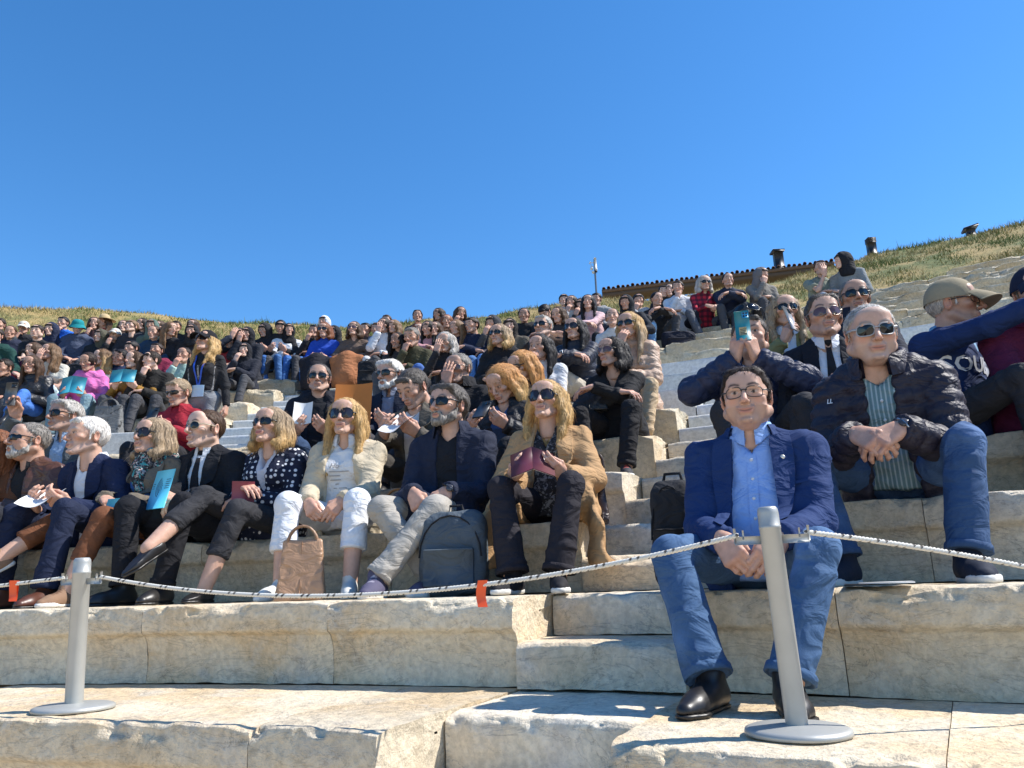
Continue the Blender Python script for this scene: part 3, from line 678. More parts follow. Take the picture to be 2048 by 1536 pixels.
def collar_mb(c, fr, rx, ry, hgt, gap, flare=.0, drop=.0, thick=.004, fold=True, n=26):
    H, l, u, fw = fr; a = np.linspace(gap, 2*math.pi-gap, n); ed = np.exp(-((a-gap)/.45)**2)+np.exp(-((2*math.pi-gap-a)/.45)**2)
    ring = lambda r, z, e=0: c+(np.sin(a)*(rx+r))[:, None]*l+(np.cos(a)*(ry+r)+e*ed)[:, None]*fw+(z-0*a)[:, None]*u if np.ndim(z) == 0 else c+(np.sin(a)*(rx+r))[:, None]*l+(np.cos(a)*(ry+r)+e*ed)[:, None]*fw+z[:, None]*u
    rows = [ring(.0, -.01), ring(-.002, hgt*.6), ring(.001, hgt)]
    if fold: rows += [ring(.006, hgt+.003), ring(.012+flare*.4, hgt*.55), ring(.018+flare, -.008-drop*ed, .004)]
    else: rows += [ring(thick*.6, hgt+thick*.3), ring(thick, hgt), ring(thick+flare, -.01)]
    G = np.array(rows); mb = MB(); mb.grid(G); G2 = G.copy(); G2[-2:] -= 0; 
    if fold: mb.grid(G[3:]-u*.001-np.array([(np.sin(a))[:, None]*l+(np.cos(a))[:, None]*fw]*3)*thick, flip=True)
    mb.grid(np.stack([G[0], G[-1]]), flip=True)
    return mb
PEOPLE = []
GROUP = None
def person(px, py, n, label, sex='m', az=0, yaw=0, pit=0, rol=0, lean=4, side=0, twist=0, arms='lap', flip=False, legs='normal', feet=None, hair=('short', 'dark'), eye=None, hat=None,
           top=('sweater', (.05, .05, .06)), inner=None, open_=None, bot=('trousers', (.03, .03, .035)), shoe=('shoe', (.02, .018, .017)), skin='a', stub=0, beard=None, scalp=0, w=1., s=1., belly=0., head=None, hs=1.0,
           back=.20, hood=None, stand=False, lod=None, spread=.13, group=None, vneck=.0, lapel=None, collar=None, collar2=None, tie=None, ts0=None, lips=None, sleeve=1., wrist=None, target=None, fit=.056, hd=False, zoff=0., tails=False, smile=.35, ls=1.):
    fem = sex == 'f'; kind = head or {'m': 'm', 'f': 'f', 't': 't'}[sex]; sk = SKIN[skin] if isinstance(skin, str) else skin; hcol = HAIR[hair[1]] if isinstance(hair[1], str) else hair[1]
    ax = lambda: None
    RZ = R0+n*TR+back; zs = RI*(n+1)+zoff
    if fem: s *= .95
    if sex == 'm' and not stub and beard is None: stub = .22
    if sex == 't': s *= .93
    D = math.radians
    def skel(ts):
        H = A(0, 0, (.095 if not stand else .90)*s); L0, L1 = D(lean-6), D(lean+8); sd_ = D(side)
        if stand: L0, L1 = D(lean), D(lean)
        u0 = nrm(A(math.sin(sd_), -math.sin(L0)*math.cos(sd_), math.cos(L0))); u1 = nrm(A(math.sin(sd_*1.2), -math.sin(L1), math.cos(L1)))
        C1 = H+.265*s*ts*u0; N = C1+.235*s*ts*u1; hc = N+A(.02*math.sin(sd_), -.036-.04*math.sin(L1), .128)*s*(1.0); return H, C1, N, hc, u1
    def place(th, ts):
        H, C1, N, hc, u1 = skel(ts); rz = -th+D(az); o = pol(th, RZ, zs); c, q = math.cos(rz), math.sin(rz); P = o+A(hc[0]*c-hc[1]*q, hc[0]*q+hc[1]*c, hc[2]); return P, o, rz
    ts = ts0 or 1.
    tgrid = np.linspace(-1.15, 1.25, 481)
    for it in range(4):
        xs = np.array([proj(place(t, ts)[0])[0] if proj(place(t, ts)[0])[2] > .4 else 9e9 for t in (tgrid if it == 0 else th+np.linspace(-.04, .04, 41))]); gr = tgrid if it == 0 else th+np.linspace(-.04, .04, 41)
        i = int(np.argmin(np.abs(xs-px))); th = gr[i]
        if 0 < i < len(gr)-1 and abs(xs[i+1]-xs[i-1]) > 1e-6: th = th+(px-xs[i])/(xs[i+1]-xs[i-1])*(gr[i+1]-gr[i-1])
        P, o, rz = place(th, ts); X, Yp, d = proj(P)
        if ts0 is None: ts = float(np.clip(ts+(Yp-py)/(FPX/d)/(.50*s), .80, 1.16))
    P, o, rz = place(th, ts); ppm = FPX/proj(P)[2]
    if lod is None: lod = 0 if ppm > 300 else 1 if ppm > 165 else 2
    ht, hh, hr, hn = ((.0105, .0042, .0052, .0036), (.015, .006, .0075, .005), (.024, .0095, .0125, .0085))[lod]
    root = empty('person', o, rz); tag(root, label, 'person', group or GROUP)
    H, C1, N, hc, u1 = skel(ts); l = A(math.cos(D(twist)), math.sin(D(twist)), 0)
    l = nrm(l-A(0, 0, 1)*math.sin(D(side))*.6); u = nrm(N-H); l = nrm(l-(l@u)*u); fw = np.cross(l, u); fr = (H, l, u, fw)
    sw = (.148 if fem else .166)*(.5+.5*w)*s; hwid = .088*s
    SHD = [N-.066*s*u1+l*sw*sg-.005*fw for sg in (1, -1)]
    HJ = [H+A(hwid*sg, 0, -.005) for sg in (1, -1)]; t1, t2 = .415*s*ls, .405*s*ls
    gz = (-RI+.083*s) if not stand else .083
    if legs == 'cross': ft = [VV(.06, .50, gz), VV(.20, .60, gz+.20)]; pl = [VV(.0, 1, .4), VV(.5, .6, 1.2)]
    elif legs == 'crossL': ft = [VV(-.20, .60, gz+.20), VV(-.06, .50, gz)]; pl = [VV(-.5, .6, 1.2), VV(0, 1, .4)]
    elif legs == 'up': ft = [VV(spread, .34, gz+.10), VV(-spread, .30, gz+.10)]; pl = [VV(.3, .6, 1), VV(-.3, .6, 1)]
    elif stand: ft = [VV(.10, .02, gz), VV(-.10, .0, gz)]; pl = [VV(.1, 1, 0), VV(-.1, 1, 0)]
    else: ft = [VV(spread, .46, gz), VV(-spread, .44, gz)]; pl = [VV(.25, 1, .5), VV(-.25, 1, .5)]
    if feet: ft = [VV(x, f_, gz+z) for x, f_, z in feet[:2]]; pl = [VV(*q) for q in feet[2:4]] if len(feet) > 2 else pl
    KN = []; AN = []
    for i in (0, 1):
        k, a = ik(HJ[i], ft[i], t1, t2, pl[i]); KN.append(k); AN.append(a)
    am = arms_for(arms, H, hc, s, KN, flip)
    if target: am = [tuple((VV(*t[0])+(hc if len(t) > 3 and t[3] == 'h' else H)) if j == 0 else (VV(*t[1]) if j == 1 else (VV(*t[2]) if j == 2 else a[j])) for j in range(5)) if t else a for a, t in zip(am, target)]
    a1, a2 = (.27, .238) if fem else (.285, .252); EL = []; WR = []
    for i in (0, 1):
        e, wv = ik(SHD[i], am[i][0], a1*s, a2*s, am[i][4]); EL.append(e); WR.append(wv)
    tk, tc = top[0], top[1]; th_ = {'tee': 0, 'shirt': .003, 'sweater': .009, 'hoodie': .014, 'blazer': .013, 'jacket': .016, 'puffer': .022, 'coat': .019, 'trench': .016}[tk]*s
    rp, rc, rn = (.158*w*s, .150*w*s, .088*s) if not fem else (.160*w*s, .138*w*s, .078*s)
    pts = np.array([H, N, hc]+SHD+EL+WR+HJ+[H-A(0, 0, .08)])
    seed = (px*7.3+py*3.1) % 97
    def torso(f, t, hem=True):
        Nn = N-.045*s*u1
        f.cone(H+A(0, -.0, -.02), C1, rp+t, rc+t, .0, flat=(fw, .74)); f.cone(C1, Nn, rc+t, rn+t*.6, .05, flat=(fw, .72))
        f.ball(C1+.07*s*u1+.035*s*fw, ((.105*w)*s+t, .075*s+t, .10*s+t), .05)
        for i in (0, 1):
            f.cone(N-.005*s*u1-.008*fw, SHD[i], .044*s+t*.5, .047*s+t*.6, .05)
        if fem:
            for sg in (1, -1): f.ball(C1+.055*s*u1+l*.068*s*sg*w+fw*.085*s*w, .056*s*w+t, .045)
        if belly: f.ball(H+.14*s*ts*u+fw*(.045+.05*belly)*s, ((.13+.03*belly)*s*w+t, (.09+.05*belly)*s+t, (.14+.02*belly)*s+t), .06)
        return f
    def wv_(uu):
        if callable(open_): return open_(uu)
        k = np.array(open_, float); hs_ = np.linspace(0, .5*s*ts, len(k))[::-1]; return np.interp(uu, hs_[::-1], k[::-1])
    def opening(f, fn):
        def g(X, Y, Z):
            x = (X-H[0])*l[0]+(Y-H[1])*l[1]+(Z-H[2])*l[2]; q = (X-H[0])*u[0]+(Y-H[1])*u[1]+(Z-H[2])*u[2]; f_ = (X-H[0])*fw[0]+(Y-H[1])*fw[1]+(Z-H[2])*fw[2]
            return np.minimum(fn(q)-np.abs(x), f_-.02)
        return f.clip(g)
    lo, hi = pts.min(0)-.20-th_, pts.max(0)+.17+th_
    ft_ = Field(lo, hi, ht); torso(ft_, th_)
    long_ = tk in ('coat', 'trench')
    if long_:
        for i in (0, 1):
            ft_.cone(HJ[i], HJ[i]*.45+KN[i]*.55, .10*s+th_, .095*s+th_, .05); ft_.cone(HJ[i]+A((.06, -.06)[i], .03, 0), HJ[i]*.5+KN[i]*.5+A((.09, -.09)[i], .02, -.07), .075*s, .045*s, .04)
        if tails:
            for sg in (1, -1):
                ft_.chain([VV(sg*.17, .02, .06), VV(sg*.21, .20, .05), VV(sg*.245, .30, -.05), VV(sg*.25, .33, -.20), VV(sg*(.25 if sg < 0 else .36), .30, -.26)], [.06, .07, .075, .085, .09], .04, flat=(nrm(A(1, .5*sg, .2)), .30))
    elif tk in ('blazer', 'jacket', 'puffer', 'hoodie', 'sweater'):
        ft_.cone(H+A(-.07, -.01, -.035), H+A(.07, -.01, -.035), (.112+.03*w-.03)*s+th_, None, .05)
    if tk == 'hoodie' and hood is None or collar == 'hood' or hd:
        cN = N+A(0, .02, .005); ft_.chain([cN+l*.085*s+fw*.055*s-.02*u, cN+l*.105*s-fw*.01*s+.005*u, cN+l*.06*s-fw*.085*s, cN-l*.06*s-fw*.085*s, cN-l*.105*s-fw*.01*s+.005*u, cN-l*.085*s+fw*.055*s-.02*u], [.026*s, .040*s, .048*s, .048*s, .040*s, .026*s], .025)
    if stand: ft_.clip(lambda X, Y, Z: H[2]+.105*s-Z+0*X+0*Y)
    if open_ is not None: opening(ft_, wv_)
    elif vneck: opening(ft_, lambda q: .058*s*np.clip((q-(.5-vneck)*s*ts)/(vneck*s*ts), -.2, 1.2))
    # opening for the neck
    ft_.cone(N+A(0, .012, .02), N+A(0, -.02, .16), .054*s, .06*s, .004, op='sub')
    bones = [(H, N, rc)]
    puff = {'puffer': .013}.get(tk, 0)
    for i in (0, 1):
        ra = (.045 if fem else .050)*(.6+.4*w)*s
        if sleeve < .5:
            e = SHD[i]+(EL[i]-SHD[i])*.62; ft_.cone(SHD[i], e, ra*1.0+.010+th_, ra*1.02+.012, .035, end=True); bones.append((SHD[i], e, ra))
        else:
            k2 = 1. if sleeve > .9 else sleeve
            e = EL[i]+(WR[i]-EL[i])*k2
            ft_.cone(SHD[i], EL[i], ra+th_, ra*.84+th_, .035); ft_.cone(EL[i], e, ra*.84+th_, ra*.62+th_*.8+.004, .014, end=True); bones += [(SHD[i], EL[i], ra), (EL[i], e, ra*.7)]
    V, Q = ft_.mesh(); g = nrm_rows(ft_.grad(V)); amp = {'tee': .004, 'shirt': .004, 'sweater': .0035, 'hoodie': .005, 'blazer': .0042, 'jacket': .0052, 'puffer': .004, 'coat': .004, 'trench': .0055}[tk]
    V = V+g*(bone_noise(V, bones, amp, seed, puff=puff)*(1 if lod < 2 else .7))[:, None]
    mat = top[2] if len(top) > 2 and not isinstance(top[2], str) else fabric(tc, *(top[2:] if len(top) > 2 else (('shiny',) if tk == 'puffer' else ())))
    gname = {'tee': 't_shirt', 'shirt': 'shirt', 'sweater': 'sweater', 'hoodie': 'hooded_sweatshirt', 'blazer': 'blazer', 'jacket': 'jacket', 'puffer': 'quilted_jacket', 'coat': 'coat', 'trench': 'trench_coat'}[tk]
    gar = obj(gname, new_mesh(gname, V, [Q], [mat]), root)
    info = dict(root=root, o=o, rz=rz, H=H, N=N, hc=hc, WR=WR, EL=EL, KN=KN, AN=AN, SH=SHD, fr=fr, f=ft_, fi=None, s=s, ts=ts, ppm=ppm, lod=lod, mat=mat, am=am, gar=gar, th=th)
    HT = .5*s*ts
    if inner is not None:
        fi = Field(np.minimum(H, N)-.25, np.maximum(H, N)+.22, ht); torso(fi, th_-.014*s if open_ is not None else th_-.006)
        fi.cone(N+A(0, .012, .02), N+A(0, -.02, .16), .054*s, .06*s, .004, op='sub'); vi = info['vin'] = inner[1] if len(inner) > 1 and isinstance(inner[1], float) else 0.
        if vi: opening(fi, lambda q: .050*s*np.clip((q-(HT-vi))/vi, -.2, 1.2))
        fi.clip(lambda X, Y, Z: (H[2]-.06-Z)+0*X+0*Y)
        V, Q = fi.mesh(); g = nrm_rows(fi.grad(V)); V = V+g*(bone_noise(V, [(H, N, rc)], .005, seed+3))[:, None]
        imat = inner[2] if len(inner) > 2 and not isinstance(inner[2], str) else fabric(inner[0], *(inner[2:] if len(inner) > 2 else ()))
        obj('shirt', new_mesh('shirt', V, [Q], [imat]), root); info['fi'] = fi; info['imat'] = imat
    # trousers
    bk, bc = bot[0], bot[1]; fz = Field(np.minimum.reduce([H]+KN+AN)-.16, np.maximum.reduce([H]+KN+AN)+.16, ht)
    rt, rk, rh = .082*(.45+.55*w)*s, .059*(.6+.4*w)*s, fit*s
    if not stand: fz.cone(HJ[0]+A(0, .03, 0), HJ[1]+A(0, .03, 0), .098*s, None, .0)
    else: fz.cone(H+A(-.06, .02, .02), H+A(.06, .02, .02), .115*s, None, 0, flat=((0, 1, 0), .85)); fz.cone(H+A(0, 0, .06), H+A(0, 0, .12), .128*s, .122*s, .03, flat=((0, 1, 0), .74))
    tb = []
    cr = {'crop': .62, 'skirt': .35, 'short': .2}.get(bk, .97)
    for i in (0, 1):
        e = KN[i]+(AN[i]-KN[i])*cr; kk = .02 if bk != 'skirt' else .09
        fz.cone(HJ[i], KN[i], rt, rk, .035); fz.cone(KN[i], e, rk*.98, rh if bk != 'crop' else rh*1.0, kk, end=True); tb += [(HJ[i], KN[i], rt), (KN[i], e, rh)]
    if bk in ('skirt', 'longskirt'):
        m = (KN[0]+KN[1])/2; d0 = np.linalg.norm(KN[0]-KN[1])/2
        fz.cone(KN[0], KN[1], rk*1.05, None, .06); fz.cone((HJ[0]+KN[0])/2, (HJ[1]+KN[1])/2, rt, None, .06); fz.cone(m, (AN[0]+AN[1])/2+A(0, 0, .12), rk*1.2+d0*.4, rh*1.5+d0*.5, .06)
    V, Q = fz.mesh(); g = nrm_rows(fz.grad(V)); V = V+g*(bone_noise(V, tb, (.0045 if bk != 'crop' else .0025)*(1 if lod < 2 else .6), seed+11, freq=.8))[:, None]
    kindm = bot[2] if len(bot) > 2 else ('denim' if bk == 'jeans' else 'plain')
    nm = 'jeans' if bk == 'jeans' else 'skirt' if 'skirt' in bk else 'trousers'
    obj(nm, new_mesh(nm, V, [Q], [fabric(bc, kindm)]), root); info['ftr'] = fz
    if lod == 0 and bk in ('jeans', 'trousers'):
        for i in (0, 1):
            e = KN[i]+(AN[i]-KN[i])*cr; dz = nrm(AN[i]-KN[i]); s1 = nrm(np.cross(dz, A(1, 0, .1))); s2 = np.cross(dz, s1); aa = np.linspace(0, 2*math.pi, 19)[:-1]; mb = MB()
            G = np.array([[e+dz*z+(s1*math.cos(t)+s2*math.sin(t))*(rh+o_+.002*math.sin(3*t+i)) for t in aa] for z, o_ in ((-.024, .001), (-.020, .005), (.002, .006), (.004, .0), (-.004, -.006))]); mb.grid(G, cv=True); obj('hem', mb.mesh('hem', [fabric(bc, kindm)], colors=False), root)
    # body: one continuous skin, hidden where clothes cover it
    Rh = rotm('Z', D(yaw))@rotm('X', D(-pit)+D(lean)*.25)@rotm('Y', D(rol)); hsz = hs*s*(.97 if fem else 1)
    info['Rh'] = Rh; info['hsz'] = hsz
    hzs = A(1.02, 1, .93) if kind == 'mf' else A(1, 1, .97); toW = lambda v: hc+(np.asarray(v)*hzs*hsz)@Rh.T
    bare = sleeve < .9; bl = bk in ('crop', 'skirt', 'short'); hb = {0: .016, 1: .02, 2: .03}[lod]
    fb = Field(np.minimum.reduce([pts.min(0)]+AN+KN)-.1, np.maximum.reduce([pts.max(0)]+AN+KN)+.1, hb)
    fb.cone(H+A(0, .03, 0), C1, .075*s, .08*s, 0); fb.cone(C1, N-.03*u1, .085*s, .06*s, .04, flat=(fw, .8)); fb.cone(N, toW((0, .04, -.11)), .046*s, .040*s, .03)
    for i in (0, 1):
        fb.cone(N-.06*u1, SHD[i]-A(0, 0, .01), .038*s, .034*s, .03); fb.cone(SHD[i], EL[i], .034*s, .030*s, .02); fb.cone(EL[i], WR[i], .034*s if not bare else .040*s, .024*s, .015)
        fb.cone(HJ[i], KN[i], .05*s, .04*s, .02); fb.cone(KN[i], KN[i]+(AN[i]-KN[i])*.35, .046*s if not bl else .052*s, .050*s, .02); fb.cone(KN[i]+(AN[i]-KN[i])*.35, AN[i]-A(0, 0, .02), .050*s, .036*s, .02)
    Vb, Qb = fb.mesh(); BV, BQ, BC = [Vb], [Qb], [np.tile(np.asarray(sk), (len(Vb), 1))*(1+.07*vnoise(Vb*30))[:, None]]; nb = len(Vb)
    hv, hq, _ = head_geo(kind, hh); BC.append(head_cols(hv, sk, hcol if beard is None else HAIR[beard] if isinstance(beard, str) else beard, lips, stub, scalp, eye not in ('wayfarer', 'wrap', 'round', 'big'), .6 if fem else 1.))
    hv = hv.copy(); mk = np.exp(-((hv[:, 2]+.058)/.016)**2)*(hv[:, 1] < -.06); hv[:, 2] += smile*.007*np.minimum((np.abs(hv[:, 0])/.022)**2, 2)*mk; hv[:, 0] *= 1+.10*smile*mk
    BV.append(toW(hv)); BQ.append(hq+nb); nb += len(hv)
    HW = []
    for i in (0, 1):
        v, q = hand_geo(round(am[i][3], 2), hn); sg = (1, -1)[i]; vv = v*A(sg, 1, 1)*s*(.93 if fem else 1.04); Fm = frame(am[i][1], am[i][2])
        W = WR[i]+vv@Fm.T; HW.append((WR[i], Fm)); BV.append(W); BQ.append((q if sg == 1 else q[:, ::-1])+nb); BC.append(hand_cols(v, sk)); nb += len(v)
    info['HW'] = HW
    bd = obj('body', new_mesh('body', np.concatenate(BV), [np.concatenate(BQ)], [vcol('skin', .52, .35, sss=.06 if lod == 0 else 0)], np.concatenate(BC)), root)
    # hair, beard, hats, glasses
    hm = vcol('hair', .55, .25)
    if hair[0] not in ('none', 'bald') and hood is None:
        v, q, st, ht3 = hair_geo(hair[0], hr, int(px) % 3); c = np.asarray(hcol)*(1+.55*st[:, None]+.25*vnoise(v*A(160, 160, 14))[:, None])
        if len(hair) > 2: t = sm(v[:, 2]*-1, -.05, .12)[:, None]; c = c*(1-t)+t*np.asarray(HAIR[hair[2]])*(1+.5*st[:, None])
        if hat is not None: keep = v[:, 2] < .052
        else: keep = np.ones(len(v), bool)
        v = toW(v*(1 if hat is None else .985))
        obj('hair', new_mesh('hair', v, [q[keep[q].all(1)], ht3[keep[ht3].all(1)]], [hm], np.clip(c, 0, 1)), root)
    if beard is not None and stub < .5:
        v, q, st = beard_geo(hh, .0); obj('beard', new_mesh('beard', toW(v), [q], [hm], np.clip(np.asarray(HAIR[beard] if isinstance(beard, str) else beard)*(1+st[:, None]), 0, 1)), root)
    if hood is not None:
        v, q = hood_geo(hr); obj('hood', new_mesh('hood', toW(v), [q], [fabric(hood)]), root)
        if sex == 'f' or True:
            v, q, st, ht3 = hair_geo('fringe', hr, 1); obj('hair', new_mesh('hair', toW(v), [q, ht3], [hm], np.clip(np.asarray(hcol)*(1+.5*st[:, None]), 0, 1)), root)
    if hat is not None:
        mb = hat_mb(*hat); k = obj('cap' if hat[0] == 'cap' else 'hat', mb.mesh('hat', [vcol('hat_cloth', .9, .2, 60, .4)]), root)
        k.data.transform(Matrix.Translation(hc)@Matrix(Rh.tolist()).to_4x4()@Matrix.Scale(hsz, 4))
    if eye:
        mb = glasses_mb(eye); lens = {'clear': MC['clear_lens'], 'aviator': plain((.10, .055, .06), .08, name='tinted_lens'), 'big': plain((.02, .013, .014), .07, name='dark_lens')}.get(eye, plain((.008, .008, .009), .07, name='dark_lens'))
        frm = {'clear': plain((.03, .025, .02), .3, name='dark_frame'), 'aviator': plain((.35, .3, .25), .3, .8, name='metal_frame'), 'round': plain((.45, .38, .25), .3, name='pale_frame')}.get(eye, plain((.012, .011, .010), .3, name='black_frame'))
        if wrist == 'greyframe': frm = plain((.35, .35, .36), .35, name='grey_frame')
        g_ = obj('glasses' if eye == 'clear' else 'sunglasses', mb.mesh('glasses', [lens, frm], colors=False), root); g_.data.transform(Matrix.Translation(hc+A(0, 0, 0))@Matrix(Rh.tolist()).to_4x4()@Matrix.Scale(hsz, 4))
    # shoes
    kd = shoe[0]; v, q, so = shoe_geo(kd, (.007, .010, .015)[lod]); v = v*A(.9, .92, .95) if fem else v
    
    for i in (0, 1):
        sh = AN[i]-KN[i]; yawf = (.22, -.22)[i]+0; pitchf = 0.
        if AN[i][2] > gz+.06: pitchf = .55
        Rf = rotm('Z', yawf+math.atan2(-(AN[i]-HJ[i])[0]*-.6, 1)*.5)@rotm('X', pitchf); c = np.where(so[:, None] > .5, np.asarray((.62, .61, .57) if kd in ('sneaker', 'highsole') else (.012, .011, .010)), np.asarray(shoe[1]))
        if kd == 'sneaker': lace = (np.abs(v[:, 0]) < .016)*(v[:, 1] < -.035)*(v[:, 1] > -.10)*(np.sin(v[:, 1]*480) > .1)*(so < .5); c = np.where(lace[:, None] > 0, np.asarray(shoe[2] if len(shoe) > 2 else (.6, .6, .58)), c)
        mm = vcol('leather_shoe', .4, .5) if kd in ('shoe', 'pump') else vcol('canvas_shoe', .8, .3, 90, .3)
        obj('shoe', new_mesh('shoe', AN[i]+(v*s*A(1.0, 1.02, 1))@Rf.T, [q], [mm], c), root)
    # collars, lapels, ties
    cc = N+A(0, .010, .012)*s
    if collar in ('shirt', 'coat', 'stand', 'polo'):
        p = {'shirt': (.062, .066, .034, .22, .004, .035, .003, True), 'polo': (.066, .07, .03, .4, .006, .03, .003, True), 'coat': (.078, .085, .045, .75, .012, .03, .006, True), 'stand': (.080, .088, .060, .5, .012, 0, .022, False)}[collar]
        mb = collar_mb(cc, fr, p[0]*s, p[1]*s, p[2]*s, *p[3:]); obj('collar', mb.mesh('collar', [info.get('imat', mat) if collar in ('shirt', 'polo') and inner is not None else mat], colors=False), root)
    if collar2: 
        mb = collar_mb(cc-A(0, 0, .006), fr, .074*s, .080*s, .030*s, .9, .010, .02, .005, True); obj('jacket_collar', mb.mesh('collar', [mat], colors=False), root)
    if lapel is not None and open_ is not None:
        q = np.linspace(HT*.98, HT*lapel, 10); wi = np.array([float(wv_(v)) for v in q]); wd = .055*s*np.sin(np.clip(np.linspace(.25, 1.02, 10)[::-1]*math.pi*.62, 0, math.pi))*1.25+.004
        for sg in (1, -1):
            r = strip(ft_, fr, np.stack([sg*(wi+.002), q], 1), np.stack([sg*(wi+wd), q+.012*s], 1), .011, 5, 16, .010)
            if r: obj('lapel', r[0].mesh('lapel', [mat], colors=False), root)
    if tie is not None and info['fi'] is not None:
        q = [HT*1.0, HT*.93, HT*.5, HT*.2]; r = strip(info['fi'], fr, [(-.014, q[0]), (-.012, q[1]), (-.030, q[2]), (-.034, q[3])], [(.014, q[0]), (.012, q[1]), (.030, q[2]), (.034, q[3])], .007, 4, 16, .005)
        if r: obj('tie', r[0].mesh('tie', [fabric(tie)], colors=False), root)
        kmb = MB(); kmb.lathe([(0, .022), (.016, .020), (.019, .012), (.012, -.018), (0, -.02)], 10); kn = obj('tie_knot', kmb.mesh('tie_knot', [fabric(tie)], colors=False), root)
        kn.data.transform(Matrix.Translation(cc+fw*.066*s-u*.012)@Matrix.Rotation(.35, 4, 'X'))
    PEOPLE.append(info); return info
def toworld(p, v):
    c, q = math.cos(p['rz']), math.sin(p['rz']); v = np.asarray(v); return p['o']+np.stack([v[..., 0]*c-v[..., 1]*q, v[..., 0]*q+v[..., 1]*c, v[..., 2]], -1)
def mat_in(p, loc, R=np.eye(3)):
    return Matrix.Translation(p['o'])@Matrix.Rotation(p['rz'], 4, 'Z')@Matrix.Translation(loc)@Matrix(np.asarray(R).tolist()).to_4x4()
MC['clear_lens'] = (lambda t: (t[3].inputs.__getitem__('Transmission Weight').__setattr__('default_value', 1), t[3].inputs['Base Color'].__setattr__('default_value', (1, 1, 1, 1)), t[3].inputs['IOR'].__setattr__('default_value', 1.02), t[0])[-1])(nodes('clear_lens', .02))
# ------------------------------------------------------------------ the theatre: curved tiers of single blocks
eL, eR = on_z(1036, 1378, 0), on_z(1372, 1392, 0)
thL, thR = [math.atan2(p[0]-CX, p[1]-CY) for p in (eL, eR)]
TS1 = (thL+thR)/2; SW1 = R0*math.sin((thR-thL)/2)
_t = np.linspace(-1, 1, 801); _x = np.array([proj(pol(t, R0+5*TR, RI*6))[0] for t in _t]); TS2 = float(_t[np.argmin(np.abs(_x-430))]); SW2 = .34
def gaps(n):
    g = [(TS1, SW1)]
    if n >= 3: g.append((TS2, SW2))
    return g
SEATP = [(.052, -RI), (.056, -.25), (.052, -.20), (.040, -.155), (.026, -.125), (.006, -.112), (.0, -.104), (-.002, -.06), (.0, -.012), (.003, -.003), (.012, 0), (.09, .001), (.22, .0), (.40, 0)]
ROUGHP = [(.03, -RI), (.028, -.24), (.02, -.17), (.012, -.10), (.0, -.025), (.006, -.004), (.03, 0), (.16, .0), (.36, 0)]
def block(parent, a, b, R, zt, prof, depth, mat, amp, chip, nth, name='stone_block', hgt=RI, fine=1):
    """a, b: functions radius -> angle of the two ends"""
    rm = R+.2; c = pol((a(rm)+b(rm))/2, R, zt); P = np.array(prof+[(depth, 0)]); P[0, 1] = -hgt+.004
    P = np.concatenate([np.linspace(P[i], P[i+1], 1+int(fine*max(1, np.linalg.norm(P[i+1]-P[i])/.04)), endpoint=False) for i in range(len(P)-1)]+[P[-1:]])
    t = np.linspace(0, 1, nth); rs = random.random()*90; G = np.zeros((nth, len(P), 3))
    ga = .0008+.001*random.random()
    for i, q in enumerate(t):
        for j, (d, z) in enumerate(P):
            r = R+d; th = a(r)+ga/r+(b(r)-a(r)-2*ga/r)*q; G[i, j] = pol(th, r, zt+z)
    F_ = G.reshape(-1, 3); d1 = np.repeat(P[None, :, 0], nth, 0).reshape(-1); z1 = np.repeat(P[None, :, 1], nth, 0).reshape(-1); tt = np.repeat(t, len(P))
    rad = F_[:, :2]-A(CX, CY); rad /= np.linalg.norm(rad, axis=1)[:, None]
    w = fbm(F_*3.0+rs, 2)*amp*.7; fine_ = fbm(F_*16+rs, 3)*amp*.6
    edge = np.exp(-(z1/.035)**2)*np.exp(-(d1/.05)**2); ends = np.exp(-(tt*(b(R)-a(R))*R/.05)**2)+np.exp(-((1-tt)*(b(R)-a(R))*R/.05)**2)
    ch = (np.maximum(fbm(F_*4+rs+31, 3)-.35, 0)+.5*np.maximum(fbm(F_*22+rs, 2)-.25, 0))*chip
    F_[:, :2] += rad*((w*.8+fine_)+ch*edge*1.2)[:, None]; F_[:, 2] += (w*.5+fine_*.6)*(d1 < depth-.02)-ch*edge-ends*edge*chip*.3
    G = F_.reshape(nth, len(P), 3)-c; mb = MB(); mb.grid(G, flip=True)
    for e, fl in ((0, False), (-1, True)):
        ring = np.concatenate([G[e], [G[e, -1]*A(1, 1, 0)+A(0, 0, -hgt)]]); ce = ring.mean(0); K = np.array([ring+(ce-ring)*k for k in (0, .3, .62, .98)])
        nz = fbm((K.reshape(-1, 3)+c)*9+rs, 2).reshape(4, -1, 1)*amp*.8; nz[0] = 0; tv = nrm(pol(a(rm)+1e-3, rm, 0)-pol(a(rm), rm, 0)); K = K+nz*tv
        mb.grid(K, cv=True, flip=fl)
    o = obj(name, mb.mesh(name, [mat], colors=False), parent, c); return o
TOP = 12
def whitey(n, px): return any(x0 < px < x1 for x0, x1 in {4: [(1290, 1450)], 5: [(-900, 330), (1270, 1450)], 6: [(440, 720), (1280, 1960)], 7: [(560, 960), (1280, 1930)]}.get(n, []))
